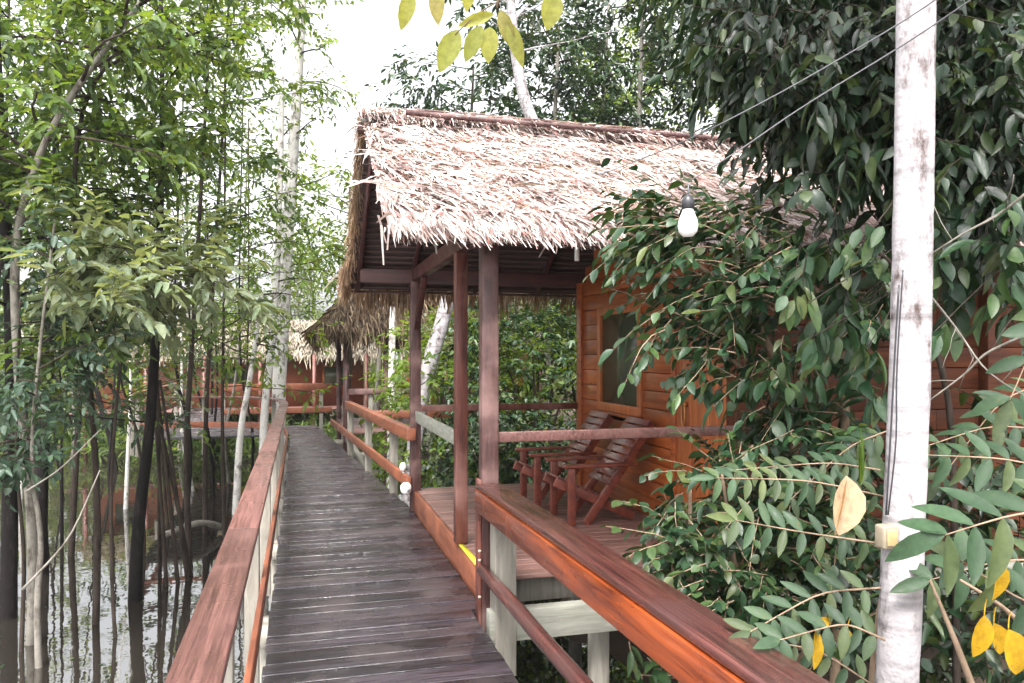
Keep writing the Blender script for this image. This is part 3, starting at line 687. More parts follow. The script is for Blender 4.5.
# ------------------------------------------------------------------ small fittings
def path_lamp(p, label, lens=True):
    t = thing('path_lamp', label, 'lamp', p)
    p = np.array(p)
    a = MB(); a.lathe(p + [0, 0, 0], [(0, .13), (.03, .125), (.055, .10), (.062, .07), (.055, .03), (.035, .0), (0, -.005)] if lens else [(0, .10), (.02, .095), (.035, .07), (.038, .04), (.03, .01), (0, .0)], 16); obj('lamp_shade', a, M['white'], t, smooth=True)
    if lens: a = MB(); a.lathe(p + [.02, -.055, .05], [(.0, .012), (.012, .01), (.014, -.004)], 12, (-.2, -.9, -.2)); obj('lens', a, M['cable'], t, smooth=True)
    a = MB(); a.tube([p + [.0, .0, .0], p + [.03, .03, -.08]], .012, 6); obj('stem', a, M['white'], t)
path_lamp((1.10, 8.30, .20), 'lower white round lamp at the foot of the far porch post')
path_lamp((1.10, 8.55, .41), 'upper white lamp on the far porch post above the other one', False)
bp_ = P(688, 203, 2.6)
t = thing('hanging_light_bulb', 'white light bulb in a black socket hanging in front of the shrub', 'light bulb', bp_)
a = MB(); a.lathe(bp_ + [0, 0, -.115], [(0, 0), (.018, .003), (.031, .018), (.0345, .038), (.031, .058), (.022, .08), (.016, .098), (.016, .112)], 20); obj('bulb', a, M['white'], t, smooth=True)
a = MB(); a.lathe(bp_ + [0, 0, -.012], [(.017, -.01), (.021, -.008), (.022, .02), (.014, .034), (.006, .04), (0, .042)], 16); obj('socket', a, M['black'], t, smooth=True)
a = MB(); a.tube([bp_ + [0, 0, .02], bp_ + [.002, 0, .065]], .003, 6); obj('cord', a, M['cable'], t)
def wire(label, pts, r=.0024):
    a = MB(); pts = np.array(pts); n = 24; tt = np.linspace(0, len(pts) - 1, n)
    pp = np.array([[np.interp(t_, range(len(pts)), pts[:, k]) for k in range(3)] for t_ in tt])
    for _ in range(3): pp[1:-1] = (pp[:-2] + 2 * pp[1:-1] + pp[2:]) / 4
    a.tube(pp, r, 6); tag(obj('power_cable', a, M['cable'], smooth=True, loc=pts[0]), label, 'cable')
wire('upper grey cable crossing the white trunk and slanting down to the left', [P(1010, -55, 2.2), P(915, 15, 2.42), P(790, 88, 2.6), P(690, 140, 2.75), P(600, 175, 4.5)])
wire('lower grey cable crossing the white trunk and dropping towards the hanging bulb', [P(1000, -20, 2.2), P(915, 38, 2.42), P(800, 108, 2.55), P(740, 150, 2.6), P(688, 182, 2.6)])
cf = P(577, 250, 6.3)
t = thing('porch_light_tube', 'small white tube lamp hanging under the porch roof', 'lamp', cf)
a = MB(); a.tube([cf + [0, 0, -.09], cf + [0, 0, .06]], .02, 10); obj('tube', a, M['white'], t, smooth=True)
a = MB(); a.tube([cf + [0, 0, .06], cf + [0, 0, .09]], .024, 10); a.tube([cf + [0, 0, .09], cf + [0, 0, .75]], .004, 5); obj('socket', a, M['black'], t, smooth=True)

# ================================================================== VEGETATION
def blend(pts, n):
    pts = np.array(pts, float); tt = np.linspace(0, len(pts) - 1, n)
    pp = np.array([[np.interp(t, range(len(pts)), pts[:, k]) for k in range(3)] for t in tt])
    for _ in range(2): pp[1:-1] = (pp[:-2] + 2 * pp[1:-1] + pp[2:]) / 4
    return pp
# near white trunk
pts = blend([P(893, 760, 2.5), P(897, 683, 2.5), P(905, 500, 2.5), P(911, 340, 2.5), P(914, 170, 2.5), P(916, 0, 2.5), P(919, -330, 2.5)], 30)
base = pts[0].copy(); low = base + [-.03, .02, -1.5]; pts = np.vstack([[low], pts, [pts[-1] + [.1, .1, 1.6]]])
r = np.concatenate([[.078], np.linspace(.066, .056, 30), [.04]])
t = thing('white_trunk_tree', 'slim smooth white trunk close by at the right with a junction box', 'tree', low)
a = MB(); a.tube(blend(pts, 60), np.interp(np.linspace(0, 1, 60), np.linspace(0, 1, 32), r), 24, wob=.022); obj('trunk', a, M['barkwhite'], t, smooth=True)
top_ = pts[-1]; a = MB(); b_ = MB()
for k in range(16):
    an = rng.uniform(0, 6.28); lp = curve(top_ + [0, 0, -rng.uniform(0, .8)], (math.cos(an), math.sin(an), .5), 1.5, 6, .3); a.tube(lp, np.linspace(.02, .005, 6), 5)
    for q in range(8): spray(b_, a, lp[1 + q % 5], unit() + [0, 0, .2], .5, 9, .14, .05)
obj('branches', a, M['barkpale'], t, smooth=True); obj('crown', b_, M['lf_dark'], t)
# junction box + cable on trunk
jp = P(886, 536, 2.46)
t = thing('junction_box', 'small weathered junction box fixed to the white trunk', 'electrical box', jp)
a = MB(); a.box(jp + [-.03, -.025, -.038], jp + [.03, .02, .038]); obj('box', a, plain('weathered_plastic', (.26, .22, .16), .5, 0, .4, 30), t, bevel=.008)
a = MB(); a.box(jp + [-.02, -.031, -.026], jp + [.02, -.0255, .026]); obj('cover', a, M['yellow'] if 0 else plain('cream_cover', (.36, .27, .13), .5, 0, .3, 40), t, bevel=.003)
a = MB(); pp = blend([P(886, 515, 2.44), P(891, 430, 2.44), P(895, 350, 2.435), P(899, 285, 2.435)], 16); a.tube(pp, .003, 6)
pp = blend([P(888, 515, 2.44), P(897, 440, 2.432), P(896, 380, 2.432), P(901, 300, 2.43), P(903, 270, 2.43)], 16); a.tube(pp, .0025, 6)
tag(obj('trunk_cable', a, M['black'], smooth=True, loc=jp), 'thin black cable running down the white trunk into the junction box', 'cable')

def foliage_thing(name, label, cat, base, stems, fills, mat, twigmat=None, group=None, extra=None):
    """stems: list of (pts, r0, r1); fills: list of dicts"""
    t = thing(name, label, cat, base, group); mt = MB(); ml = MB()
    for pts_, r0, r1 in stems:
        pp = blend(pts_, 14); mt.tube(pp, np.linspace(r0, r1, 14), 8, wob=.05)
    for f in fills:
        for (u, v) in sample(f['poly'], f['n']):
            d_ = rng.uniform(*f['d']); p = P(u, v, d_)
            dr_ = norm(np.array(f.get('dir', (0, 0, 0)), float) + unit() * f.get('spread', .8))
            spray(ml, mt, p, dr_, f.get('L', .35) * rng.uniform(.6, 1.3), f.get('nl', 9), f['ll'], f['lw'], f.get('sag', .5), f.get('hang', .4), f.get('hq', True), .0035, face=f.get('face'))
    if extra: extra(ml, mt)
    obj('branches', mt, twigmat or M['twig'], t, smooth=True); obj('leaves', ml, mat, t, smooth=True)
    return t
LEFT = tuple(-RT)
# big dark tree hanging over the roof from the right
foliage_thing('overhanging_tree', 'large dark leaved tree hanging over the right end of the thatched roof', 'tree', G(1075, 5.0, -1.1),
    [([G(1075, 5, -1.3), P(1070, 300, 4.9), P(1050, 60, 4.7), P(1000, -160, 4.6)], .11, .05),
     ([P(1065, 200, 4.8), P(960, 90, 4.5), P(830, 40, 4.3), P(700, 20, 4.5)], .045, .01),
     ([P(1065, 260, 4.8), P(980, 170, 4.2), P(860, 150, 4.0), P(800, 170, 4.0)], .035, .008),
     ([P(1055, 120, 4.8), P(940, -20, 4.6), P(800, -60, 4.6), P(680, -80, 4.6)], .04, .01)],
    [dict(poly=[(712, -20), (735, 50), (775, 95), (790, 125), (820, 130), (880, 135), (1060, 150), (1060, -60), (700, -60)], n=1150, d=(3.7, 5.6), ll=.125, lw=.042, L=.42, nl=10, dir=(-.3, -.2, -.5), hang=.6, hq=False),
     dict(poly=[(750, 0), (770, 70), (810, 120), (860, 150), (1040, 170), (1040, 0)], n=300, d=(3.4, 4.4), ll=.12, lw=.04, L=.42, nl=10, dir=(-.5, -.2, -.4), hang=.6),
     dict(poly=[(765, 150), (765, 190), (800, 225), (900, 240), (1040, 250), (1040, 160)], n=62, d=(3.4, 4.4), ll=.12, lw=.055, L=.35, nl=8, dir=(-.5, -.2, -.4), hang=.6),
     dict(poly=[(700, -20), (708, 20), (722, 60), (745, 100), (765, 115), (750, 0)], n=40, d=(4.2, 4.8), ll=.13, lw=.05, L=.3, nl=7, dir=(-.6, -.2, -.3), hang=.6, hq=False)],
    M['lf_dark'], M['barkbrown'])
# glossy shrub in front of the porch wall
foliage_thing('glossy_shrub', 'glossy leaved shrub spreading in front of the bungalow wall below the roof edge', 'shrub', G(800, 4.0, -1.1),
    [([G(800, 4.0, -1.3), P(800, 450, 4), P(770, 330, 3.9), P(700, 260, 3.8), P(620, 230, 3.8)], .03, .006),
     ([G(820, 4.0, -1.3), P(850, 400, 4), P(830, 300, 3.9), P(760, 240, 3.8)], .03, .008),
     ([P(800, 450, 4), P(740, 360, 3.9), P(660, 340, 3.8)], .015, .005)],
    [dict(poly=[(660, 215), (640, 240), (670, 262), (650, 300), (662, 330), (690, 352), (730, 362), (755, 340), (790, 300), (820, 255), (780, 205), (730, 205), (690, 200)], n=165, d=(3.4, 4.3), ll=.085, lw=.038, L=.3, nl=8, dir=(-.9, .2, .1), hang=.3, spread=.6),
     dict(poly=[(790, 250), (760, 320), (770, 360), (775, 400), (800, 430), (880, 440), (890, 250)], n=92, d=(3.5, 4.4), ll=.105, lw=.05, L=.3, nl=8, dir=(-.7, 0, -.2), hang=.5),
     dict(poly=[(700, 300), (690, 345), (730, 385), (790, 400), (790, 320)], n=34, d=(3.5, 4.2), ll=.09, lw=.04, L=.3, nl=8, dir=(-.7, 0, -.1), hang=.4),
     dict(poly=[(640, 205), (670, 195), (730, 205), (750, 240), (670, 250)], n=40, d=(3.4, 4), ll=.08, lw=.045, L=.3, nl=8, dir=(-.9, .2, .3), hang=.2, spread=.6)],
    M['lf_mid'], M['twig'])
def big_droop(ml, mt):
    for (u, v, n_, L) in ((838, 330, 7, .15), (868, 345, 7, .165), (822, 325, 6, .14), (880, 395, 6, .165), (805, 345, 6, .14), (790, 300, 5, .12), (852, 250, 6, .16), (940, 330, 5, .15), (870, 230, 6, .15)):
        p = P(u, v, rng.uniform(2.9, 3.4)); N_ = -FW + unit() * .3
        for k in range(n_):
            D = np.array([0, 0, -1]) + RT * rng.uniform(-.8, .5) + rng.normal(size=3) * .15; L = L * rng.uniform(.9, 1.0)
            leaves(ml, p + RT * rng.uniform(-.05, .05) + [0, 0, rng.uniform(-.03, .03)], D, -FW * .6 + np.array([0, 0, .6]) + rng.normal(size=3) * .35, L * rng.uniform(.7, 1.1), .045, True, .12)
        mt.tube(curve(P(905 if u < 900 else 1000, v - 60, 3.4), p - P(905 if u < 900 else 1000, v - 60, 3.4), np.linalg.norm(p - P(905 if u < 900 else 1000, v - 60, 3.4)), 6, .1, .06), .0025, 5)
foliage_thing('drooping_shrub', 'shrub with large pale backed leaves hanging down beside the white trunk', 'shrub', G(960, 3.5, -1.1),
    [([G(960, 3.5, -1.3), P(955, 500, 3.5), P(950, 380, 3.4), P(905, 270, 3.3), P(860, 240, 3.2)], .02, .006),
     ],
    [dict(poly=[(930, 200), (930, 260), (1040, 300), (1040, 180)], n=20, d=(3.2, 3.9), ll=.15, lw=.06, L=.3, nl=7, dir=(-.5, 0, -.4), hang=.6),
     dict(poly=[(800, 240), (820, 270), (890, 300), (890, 220)], n=18, d=(3.3, 3.9), ll=.14, lw=.05, L=.3, nl=7, dir=(-.6, 0, -.4), hang=.6)],
    M['lf_mid'], M['barkbrown'], extra=big_droop)
for q_, r0_, lb in (([P(1050, 325, 2.8), P(985, 352, 2.9), P(968, 372, 2.95), P(930, 400, 3.0)], .006, 'pale bare twig bending down behind the white trunk at mid height'),
    ([P(932, 298, 2.9), P(958, 330, 2.9), P(985, 372, 2.8), P(1040, 405, 2.7)], .0045, 'thin bare twig slanting down to the right edge right of the white trunk'),
    ([P(1060, 165, 2.7), P(1000, 215, 2.7), P(965, 232, 2.75), P(925, 258, 2.8)], .006, 'pale bare twig reaching up to the right edge above the others')):
    a = MB(); a.tube(blend(q_, 14), np.linspace(r0_, r0_ * .5, 14), 6, wob=.1); e = blend(q_, 14)
    for k in (4, 7, 10): a.tube(curve(e[k], unit() + [0, 0, .2], .16, 5, .1), .0018, 4)
    tag(obj('bare_branch', a, M['barkpale'], smooth=True, loc=q_[0]), lb, 'branch')
# small leaved bush bottom, left of the compound leaves, spilling to the rail
foliage_thing('low_bush', 'low bush with small glossy leaves between the porch and the near right railing', 'bush', G(700, 3.6, -1.1),
    [([G(700, 3.6, -1.3), P(690, 600, 3.6), P(690, 480, 3.6)], .025, .008), ([G(740, 3.6, -1.3), P(740, 600, 3.6), P(720, 460, 3.5)], .02, .006)],
    [dict(poly=[(765, 400), (735, 435), (700, 462), (662, 500), (655, 560), (700, 600), (770, 640), (900, 620), (880, 440), (810, 420)], n=290, d=(3.3, 4.4), ll=.075, lw=.04, L=.26, nl=9, dir=(-.5, -.2, .1), hang=.25),
     dict(poly=[(655, 540), (665, 600), (720, 640), (740, 600), (700, 540)], n=60, d=(3.1, 3.9), ll=.08, lw=.04, L=.22, nl=8, dir=(-.4, -.2, 0), hang=.3),
     dict(poly=[(625, 640), (640, 700), (800, 720), (760, 660), (700, 640)], n=24, d=(3.3, 3.9), ll=.09, lw=.04, L=.22, nl=7, dir=(-.3, -.2, .1), hang=.3)],
    M['lf_mid'], M['twig'])
# feather leaved plants in the foreground
toC = norm(-FW + np.array([0, 0, .75]))
def feather(defs):
    def f(ml, mt):
        for (pts_, n_, ll, lw) in defs: pinnate(ml, mt, pts_, n_, ll, lw, toC + unit() * .15, droop=.25)
    return f
def frond(t, pl, n_, ll, lw, j_):
    ml = MB(); mt = MB(); pinnate(ml, mt, pl, n_, ll, lw, toC + unit() * j_, droop=.3)
    f_ = obj('frond_stalk', mt, M['twig'], t, smooth=True); obj('leaflets', ml, M['lf_comp'], f_, smooth=True)
t = thing('feather_leaved_plant', 'plant with rows of long paired leaflets spreading left of the white trunk', 'plant', G(850, 2.9, -1.1)); mt = MB()
for (pl, n_, ll, lw) in (
    ([P(900, 500, 2.7), P(810, 480, 2.6), P(715, 478, 2.55)], 11, .115, .034),
    ([P(890, 545, 2.6), P(800, 532, 2.5), P(735, 520, 2.45)], 7, .125, .038),
    ([P(880, 588, 2.5), P(820, 592, 2.4), P(750, 632, 2.3)], 6, .135, .042),
    ([P(880, 470, 2.9), P(830, 462, 2.9), P(735, 470, 2.9)], 9, .11, .035),
    ([P(885, 640, 2.3), P(845, 622, 2.3), P(780, 640, 2.2)], 5, .12, .042),
    ([P(880, 690, 2.6), P(820, 650, 2.6), P(760, 640, 2.6)], 6, .12, .04),
    ([P(890, 430, 3.0), P(850, 445, 3.0), P(790, 500, 3.0)], 7, .13, .04)):
    frond(t, pl, n_ + 1, ll * .8, lw * .78, .22)
for q in ([G(850, 2.9, -1.3), P(870, 640, 2.7), P(895, 545, 2.6), P(905, 480, 2.7)], [G(870, 2.9, -1.3), P(885, 620, 2.7), P(885, 500, 2.9), P(893, 430, 3.0)]): mt.tube(blend(q, 12), np.linspace(.012, .005, 12), 6)
obj('stems', mt, M['twig'], t, smooth=True)
t = thing('feather_leaved_plant', 'plant with broad paired leaflets reaching in from the right edge beyond the white trunk', 'plant', G(1060, 2.8, -1.1)); mt = MB()
for (pl, n_, ll, lw) in (
    ([P(1090, 505, 1.9), P(1010, 515, 1.9), P(945, 535, 1.95)], 5, .16, .05),
    ([P(1060, 470, 2.5), P(1000, 458, 2.5), P(925, 455, 2.6)], 7, .12, .042),
    ([P(1050, 430, 2.9), P(990, 425, 2.9), P(915, 450, 2.9)], 7, .12, .04),
    ([P(1050, 380, 3.0), P(1000, 400, 3.0), P(940, 480, 3.0)], 7, .12, .04),
    ([P(1060, 560, 2.4), P(1000, 560, 2.4), P(930, 580, 2.4)], 5, .13, .045),
    ([P(1080, 620, 2.1), P(1020, 600, 2.1), P(960, 560, 2.1)], 4, .12, .045),
    ([P(1060, 300, 2.6), P(1040, 330, 2.6), P(1010, 400, 2.6)], 4, .15, .05)):
    frond(t, pl, n_, ll, lw, .15)
for q in ([G(1060, 2.8, -1.3), P(1060, 600, 2.6), P(1075, 505, 2.2), P(1080, 420, 2.8)], [P(985, 720, 2.2), P(955, 640, 2.2), P(930, 580, 2.3)], [G(1040, 2.6, -1.3), P(1040, 650, 2.4), P(1010, 610, 2.3), P(960, 580, 2.3)]): mt.tube(blend(q, 12), np.linspace(.012, .004, 12), 6)
obj('stems', mt, M['twig'], t, smooth=True)
# deep dark filling behind: undergrowth at the foot of the bungalow
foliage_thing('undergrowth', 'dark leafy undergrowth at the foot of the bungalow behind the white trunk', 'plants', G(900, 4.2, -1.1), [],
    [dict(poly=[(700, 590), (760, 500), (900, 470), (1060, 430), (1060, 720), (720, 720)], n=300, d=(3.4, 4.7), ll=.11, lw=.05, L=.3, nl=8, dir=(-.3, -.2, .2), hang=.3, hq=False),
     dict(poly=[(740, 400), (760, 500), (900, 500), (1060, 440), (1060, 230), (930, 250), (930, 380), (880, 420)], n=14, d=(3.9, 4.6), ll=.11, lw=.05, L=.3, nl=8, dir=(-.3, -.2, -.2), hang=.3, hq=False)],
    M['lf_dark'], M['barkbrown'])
# yellow leaves
def single_leaves(name, label, items, mat, group=None):
    for k, (u, v, d_, L, W, ax, lb) in enumerate(items):
        ml = MB(); p = P(u, v, d_); D = RT * ax[0] + np.array([0, 0, 1]) * ax[1] - FW * .15
        q_ = p - D / np.linalg.norm(D) * L / 2; ml.tube(blend([q_, q_ + np.array([.012, .01, .02]), q_ + np.array([.04, .03, .03])], 6), .0018, 5)
        leaves(ml, [q_], [D], [-FW + np.array([0, 0, .3]) + unit() * .2], L, W, True, .25, .5)
        tag(obj(name, ml, mat, loc=p, smooth=True), lb, 'leaf', group)
single_leaves('yellow_leaf', '', [
    (1001, 582, 2.0, .105, .046, (.1, -1), 'upright yellow leaf beside the pale leaflets at the right edge'),
    (982, 638, 2.0, .115, .05, (-.2, -1), 'leftmost yellow leaf of the bright bunch in the lower right corner'),
    (1000, 640, 2.05, .09, .05, (.3, -1), 'yellow leaf in the middle of the bunch in the lower right corner'),
    (1018, 655, 1.95, .13, .07, (.3, -1), 'broad yellow leaf lowest in the lower right corner'),
    (847, 643, 2.4, .085, .04, (-.1, -1), 'small yellow leaf hanging just left of the white trunk'),
    (815, 650, 2.35, .12, .038, (-.1, -1), 'long yellow leaf with brown edges hanging above the near railing'),
    (822, 622, 2.4, .06, .03, (-1, -.1), 'tiny yellow leaf lying sideways above the long yellow leaf')], M['lf_yellow'], 'yellow leaves in the foliage')
dl = MB(); p = P(846, 476, 2.25); leaves(dl, [p, p + [.01, .01, -.005]], [np.array([0, 0, -1]) - RT * .12, np.array([0, 0, -1]) - RT * .2], [-FW, -FW + RT * .5], .175, .095, True, .3, .9)
tag(obj('dead_leaf', dl, M['lf_dry'], loc=p, smooth=True), 'large curled dry brown leaf hanging beside the white trunk', 'leaf')
dl = MB(); p = P(862, 482, 2.6)
for k in range(4): leaves(dl, [p + rng.normal(size=3) * .008], [np.array([0, 0, 1]) + RT * rng.uniform(-.12, .12)], [-FW + RT * rng.uniform(-.6, .6)], rng.uniform(.12, .2), .010, True, .1)
tag(obj('young_shoot', dl, M['lf_lime'], loc=p, smooth=True), 'bright green upright shoot just above the dry brown leaf', 'plant')

# backlit branch at the top
t = thing('leafy_branch', 'branch of large backlit yellow green leaves hanging above the roof ridge', 'branch', P(500, -40, 2.6)); ml = MB(); mt = MB()
mt.tube(blend([P(560, -60, 2.6), P(500, -20, 2.6), P(497, 8, 2.6)], 8), np.linspace(.008, .004, 8), 6); mt.tube(blend([P(500, -20, 2.6), P(440, -15, 2.6), P(405, -8, 2.6)], 8), .003, 5)
mt.tube(blend([P(497, 2, 2.6), P(475, 14, 2.6), P(455, 35, 2.6)], 6), .0025, 5)
for (u, v, L, W, ax, ay) in ((458, 30, .155, .075, -.45, -1), (482, 26, .13, .06, -.5, -1), (490, 27, .12, .065, -.05, -1), (494, 14, .13, .04, -.9, -.3), (500, 10, .14, .05, .35, -1), (508, 22, .155, .05, .35, -1), (555, -8, .13, .075, -.2, -1), (412, -8, .13, .055, -.3, -1), (436, -14, .13, .055, .05, -1), (470, -20, .10, .05, -.1, -1)):
    leaves(ml, [P(u, v, 2.6)], [RT * ax + np.array([0, 0, ay])], [-FW + unit() * .3], L, W, True, .1, .3)
obj('twigs', mt, M['twig'], t, smooth=True); obj('leaves', ml, M['lf_back'], t, smooth=True)

# ---- generic trees
def tree(name, label, pts_, r0, r1, barkm, leafm, crown=None, group=None, sides=8, ntr=18, limbs=10, f0=.4, L=1.4, tw=6, nl=8, ll=.12, lw=.055, sag=.3, hang=.25, twl=.5, elev=(.0, .7), tube_twigs=True, az=None, hq=False):
    pp = blend(pts_, ntr); t = thing(name, label, 'tree', pp[0], group)
    a = MB(); a.tube(pp, np.linspace(r0, r1, ntr), sides, wob=.06)
    tr_ = obj('trunk', a, barkm, t, smooth=True)
    ml = MB(); mt = MB()
    for k in range(limbs):
        f = f0 + (1 - f0) * (k + rng.random()) / limbs; i = min(ntr - 2, int(f * (ntr - 1))); p = pp[i] + (pp[i + 1] - pp[i]) * (f * (ntr - 1) - i)
        an = rng.uniform(0, 6.283) if az is None else rng.uniform(*az); el = rng.uniform(*elev)
        Lk = L * rng.uniform(.55, 1.2) * (1 - .5 * max(0, f - .6)); lp = curve(p, (math.cos(an), math.sin(an), el), Lk, 7, sag, .13)
        mt.tube(lp, np.linspace(max(.006, min(.02, r1 * .8)), .004, 7), 5, cap=False)
        for q in range(tw):
            j = min(5, 1 + int(rng.random() * 5.5)); b = lp[j] + (lp[j + 1] - lp[j]) * rng.random()
            spray(ml, mt if tube_twigs else None, b, norm(lp[j + 1] - lp[j]) * .5 + unit() * .8 + [0, 0, .05], twl * rng.uniform(.5, 1.3), nl, ll, lw, .4, hang, hq, .003)
    if limbs:
        obj('branches', mt, M['barkbrown'] if barkm in (M['barkmott'], M['barkpale']) else barkm, tr_, smooth=True); obj('crown', ml, leafm, t)
    return t
def T(u0, v0, d, u1, v1, mids=()):
    """trunk from the water at pixel column u0 up to pixel (u1,v1) at depth d"""
    return [G(u0, d, WZ - .3)] + [P(a, b, d) for a, b in mids] + [P(u1, v1, d)]
# left bank, nearest trees
tree('swamp_tree', 'tall straight dark trunk in the water, first thick one left of the walkway', T(134, 0, 9.4, 158, -140, [(137, 520), (150, 440), (158, 300), (161, 200), (163, 80)]), .085, .014, M['barkdark'], M['lf_left'], limbs=28, f0=.44, L=1.8, tw=12, nl=9, ll=.15, lw=.065)
tree('swamp_tree', 'pale leaning trunk forking across the upper left corner', T(30, 0, 8.0, 150, -10, [(38, 560), (18, 380), (12, 260), (22, 200), (50, 125), (92, 66)]), .06, .025, M['barkpale'], M['lf_left'], limbs=24, f0=.48, L=1.7, tw=12, nl=9, ll=.145, lw=.06)
tree('swamp_tree', 'tree with arching limb at the top left, leaves hanging over the dark trunk', T(95, 0, 8.6, 205, 30, [(100, 480), (80, 300), (70, 160), (92, 68), (140, 52)]), .04, .012, M['barkbrown'], M['lf_lime'], limbs=18, f0=.55, L=1.2, tw=9, ll=.10, lw=.045)
tree('swamp_tree', 'thick dark trunk at the left edge standing in the water', T(8, 0, 8.8, -10, -100, [(10, 500), (14, 350), (0, 150)]), .10, .05, M['barkdark'], M['lf_left'], limbs=26, f0=.4, L=1.8, tw=12, ll=.15, lw=.06)
tree('swamp_tree', 'dark trunk standing in the water between the left edge and the crooked grey stem', T(42, 0, 10.5, 60, -60, [(40, 500), (48, 380), (55, 200)]), .10, .03, M['barkdark'], M['lf_blue'], limbs=22, f0=.4, L=1.9, tw=9, ll=.13, lw=.055)
tree('swamp_tree', 'crooked mottled grey stem in the left foreground of the water', T(40, 0, 7.4, 55, 220, [(36, 600), (43, 540), (30, 470), (36, 380)]), .035, .012, M['barkpale'], M['lf_blue'], limbs=9, f0=.6, L=.9, tw=7, ll=.11, lw=.05)
tree('swamp_tree', 'small tree with layered pale green leaves in front of the dark trunk', T(118, 0, 8.2, 150, 235, [(112, 600), (110, 480), (120, 360), (135, 290)]), .022, .01, M['barkbrown'], M['lf_pale'], limbs=22, f0=.74, L=1.35, tw=9, nl=8, ll=.2, lw=.07, elev=(-.05, .25), hang=.1)
tree('swamp_tree', 'bushy sapling with cool green leaves at the left edge below the canopy', T(20, 0, 7.8, 20, 300, [(25, 560), (15, 450)]), .025, .01, M['barkbrown'], M['lf_blue'], limbs=16, f0=.6, L=1.0, tw=9, nl=7, ll=.13, lw=.06, elev=(-.1, .4))
tree('swamp_tree', 'slim brown sapling with lime leaves between the dark trunk and the mottled trunks', T(225, 0, 12.5, 226, 40, [(222, 420), (224, 300)]), .035, .012, M['barkbrown'], M['lf_lime'], limbs=20, f0=.42, L=1.5, tw=8, ll=.13, lw=.055)
tree('swamp_tree', 'leafy tree with fine olive leaves right of the dark trunk', T(190, 0, 11.5, 215, -60, [(185, 450), (195, 300), (205, 120)]), .05, .015, M['barkbrown'], M['lf_left'], limbs=26, f0=.42, L=1.7, tw=10, ll=.11, lw=.05)
tree('swamp_tree', 'slender tree whose fine yellow green crown fills the top left canopy', T(70, 0, 11.5, 110, -120, [(78, 420), (90, 250), (100, 100)]), .05, .012, M['barkbrown'], M['lf_lime'], limbs=40, f0=.5, L=2.3, tw=17, nl=9, ll=.10, lw=.045, tube_twigs=False)
tree('swamp_tree', 'slender tree with fine leaves between the dark trunk and the sky gap', T(205, 0, 13, 232, -100, [(205, 420), (215, 250), (225, 100)]), .045, .012, M['barkbrown'], M['lf_left'], limbs=34, f0=.5, L=2.1, tw=15, nl=9, ll=.11, lw=.05, tube_twigs=False)
tree('swamp_tree', 'olive crowned tree at the left edge of the canopy', T(-10, 0, 11, 10, -120, [(-8, 420), (0, 250), (8, 100)]), .05, .012, M['barkbrown'], M['lf_left'], limbs=36, f0=.46, L=2.1, tw=16, nl=9, ll=.10, lw=.045, tube_twigs=False)
tree('white_trunk_tree', 'tall mottled white trunk left of the walkway bend', T(283, 0, 15.5, 303, -40, [(277, 400), (284, 300), (291, 180), (298, 80)]), .15, .09, M['barkmott'], M['lf_lime'], limbs=22, f0=.42, L=1.3, tw=9, nl=7, ll=.13, lw=.055, group='mottled white trunks by the bend')
tree('white_trunk_tree', 'thinner mottled white trunk leaning beside the tall one at the bend', T(262, 0, 15.0, 282, 60, [(264, 410), (274, 330), (280, 200)]), .085, .05, M['barkmott'], M['lf_lime'], limbs=10, f0=.5, L=1.0, tw=7, nl=6, ll=.12, lw=.05, group='mottled white trunks by the bend')
tree('white_trunk_tree', 'forked pale stem between the water and the far red bungalow', T(235, 0, 14.5, 262, 290, [(240, 430), (248, 390), (256, 340)]), .07, .035, M['barkmott'], M['lf_left'], limbs=6, f0=.6, L=1.0, tw=4, group='mottled white trunks by the bend')
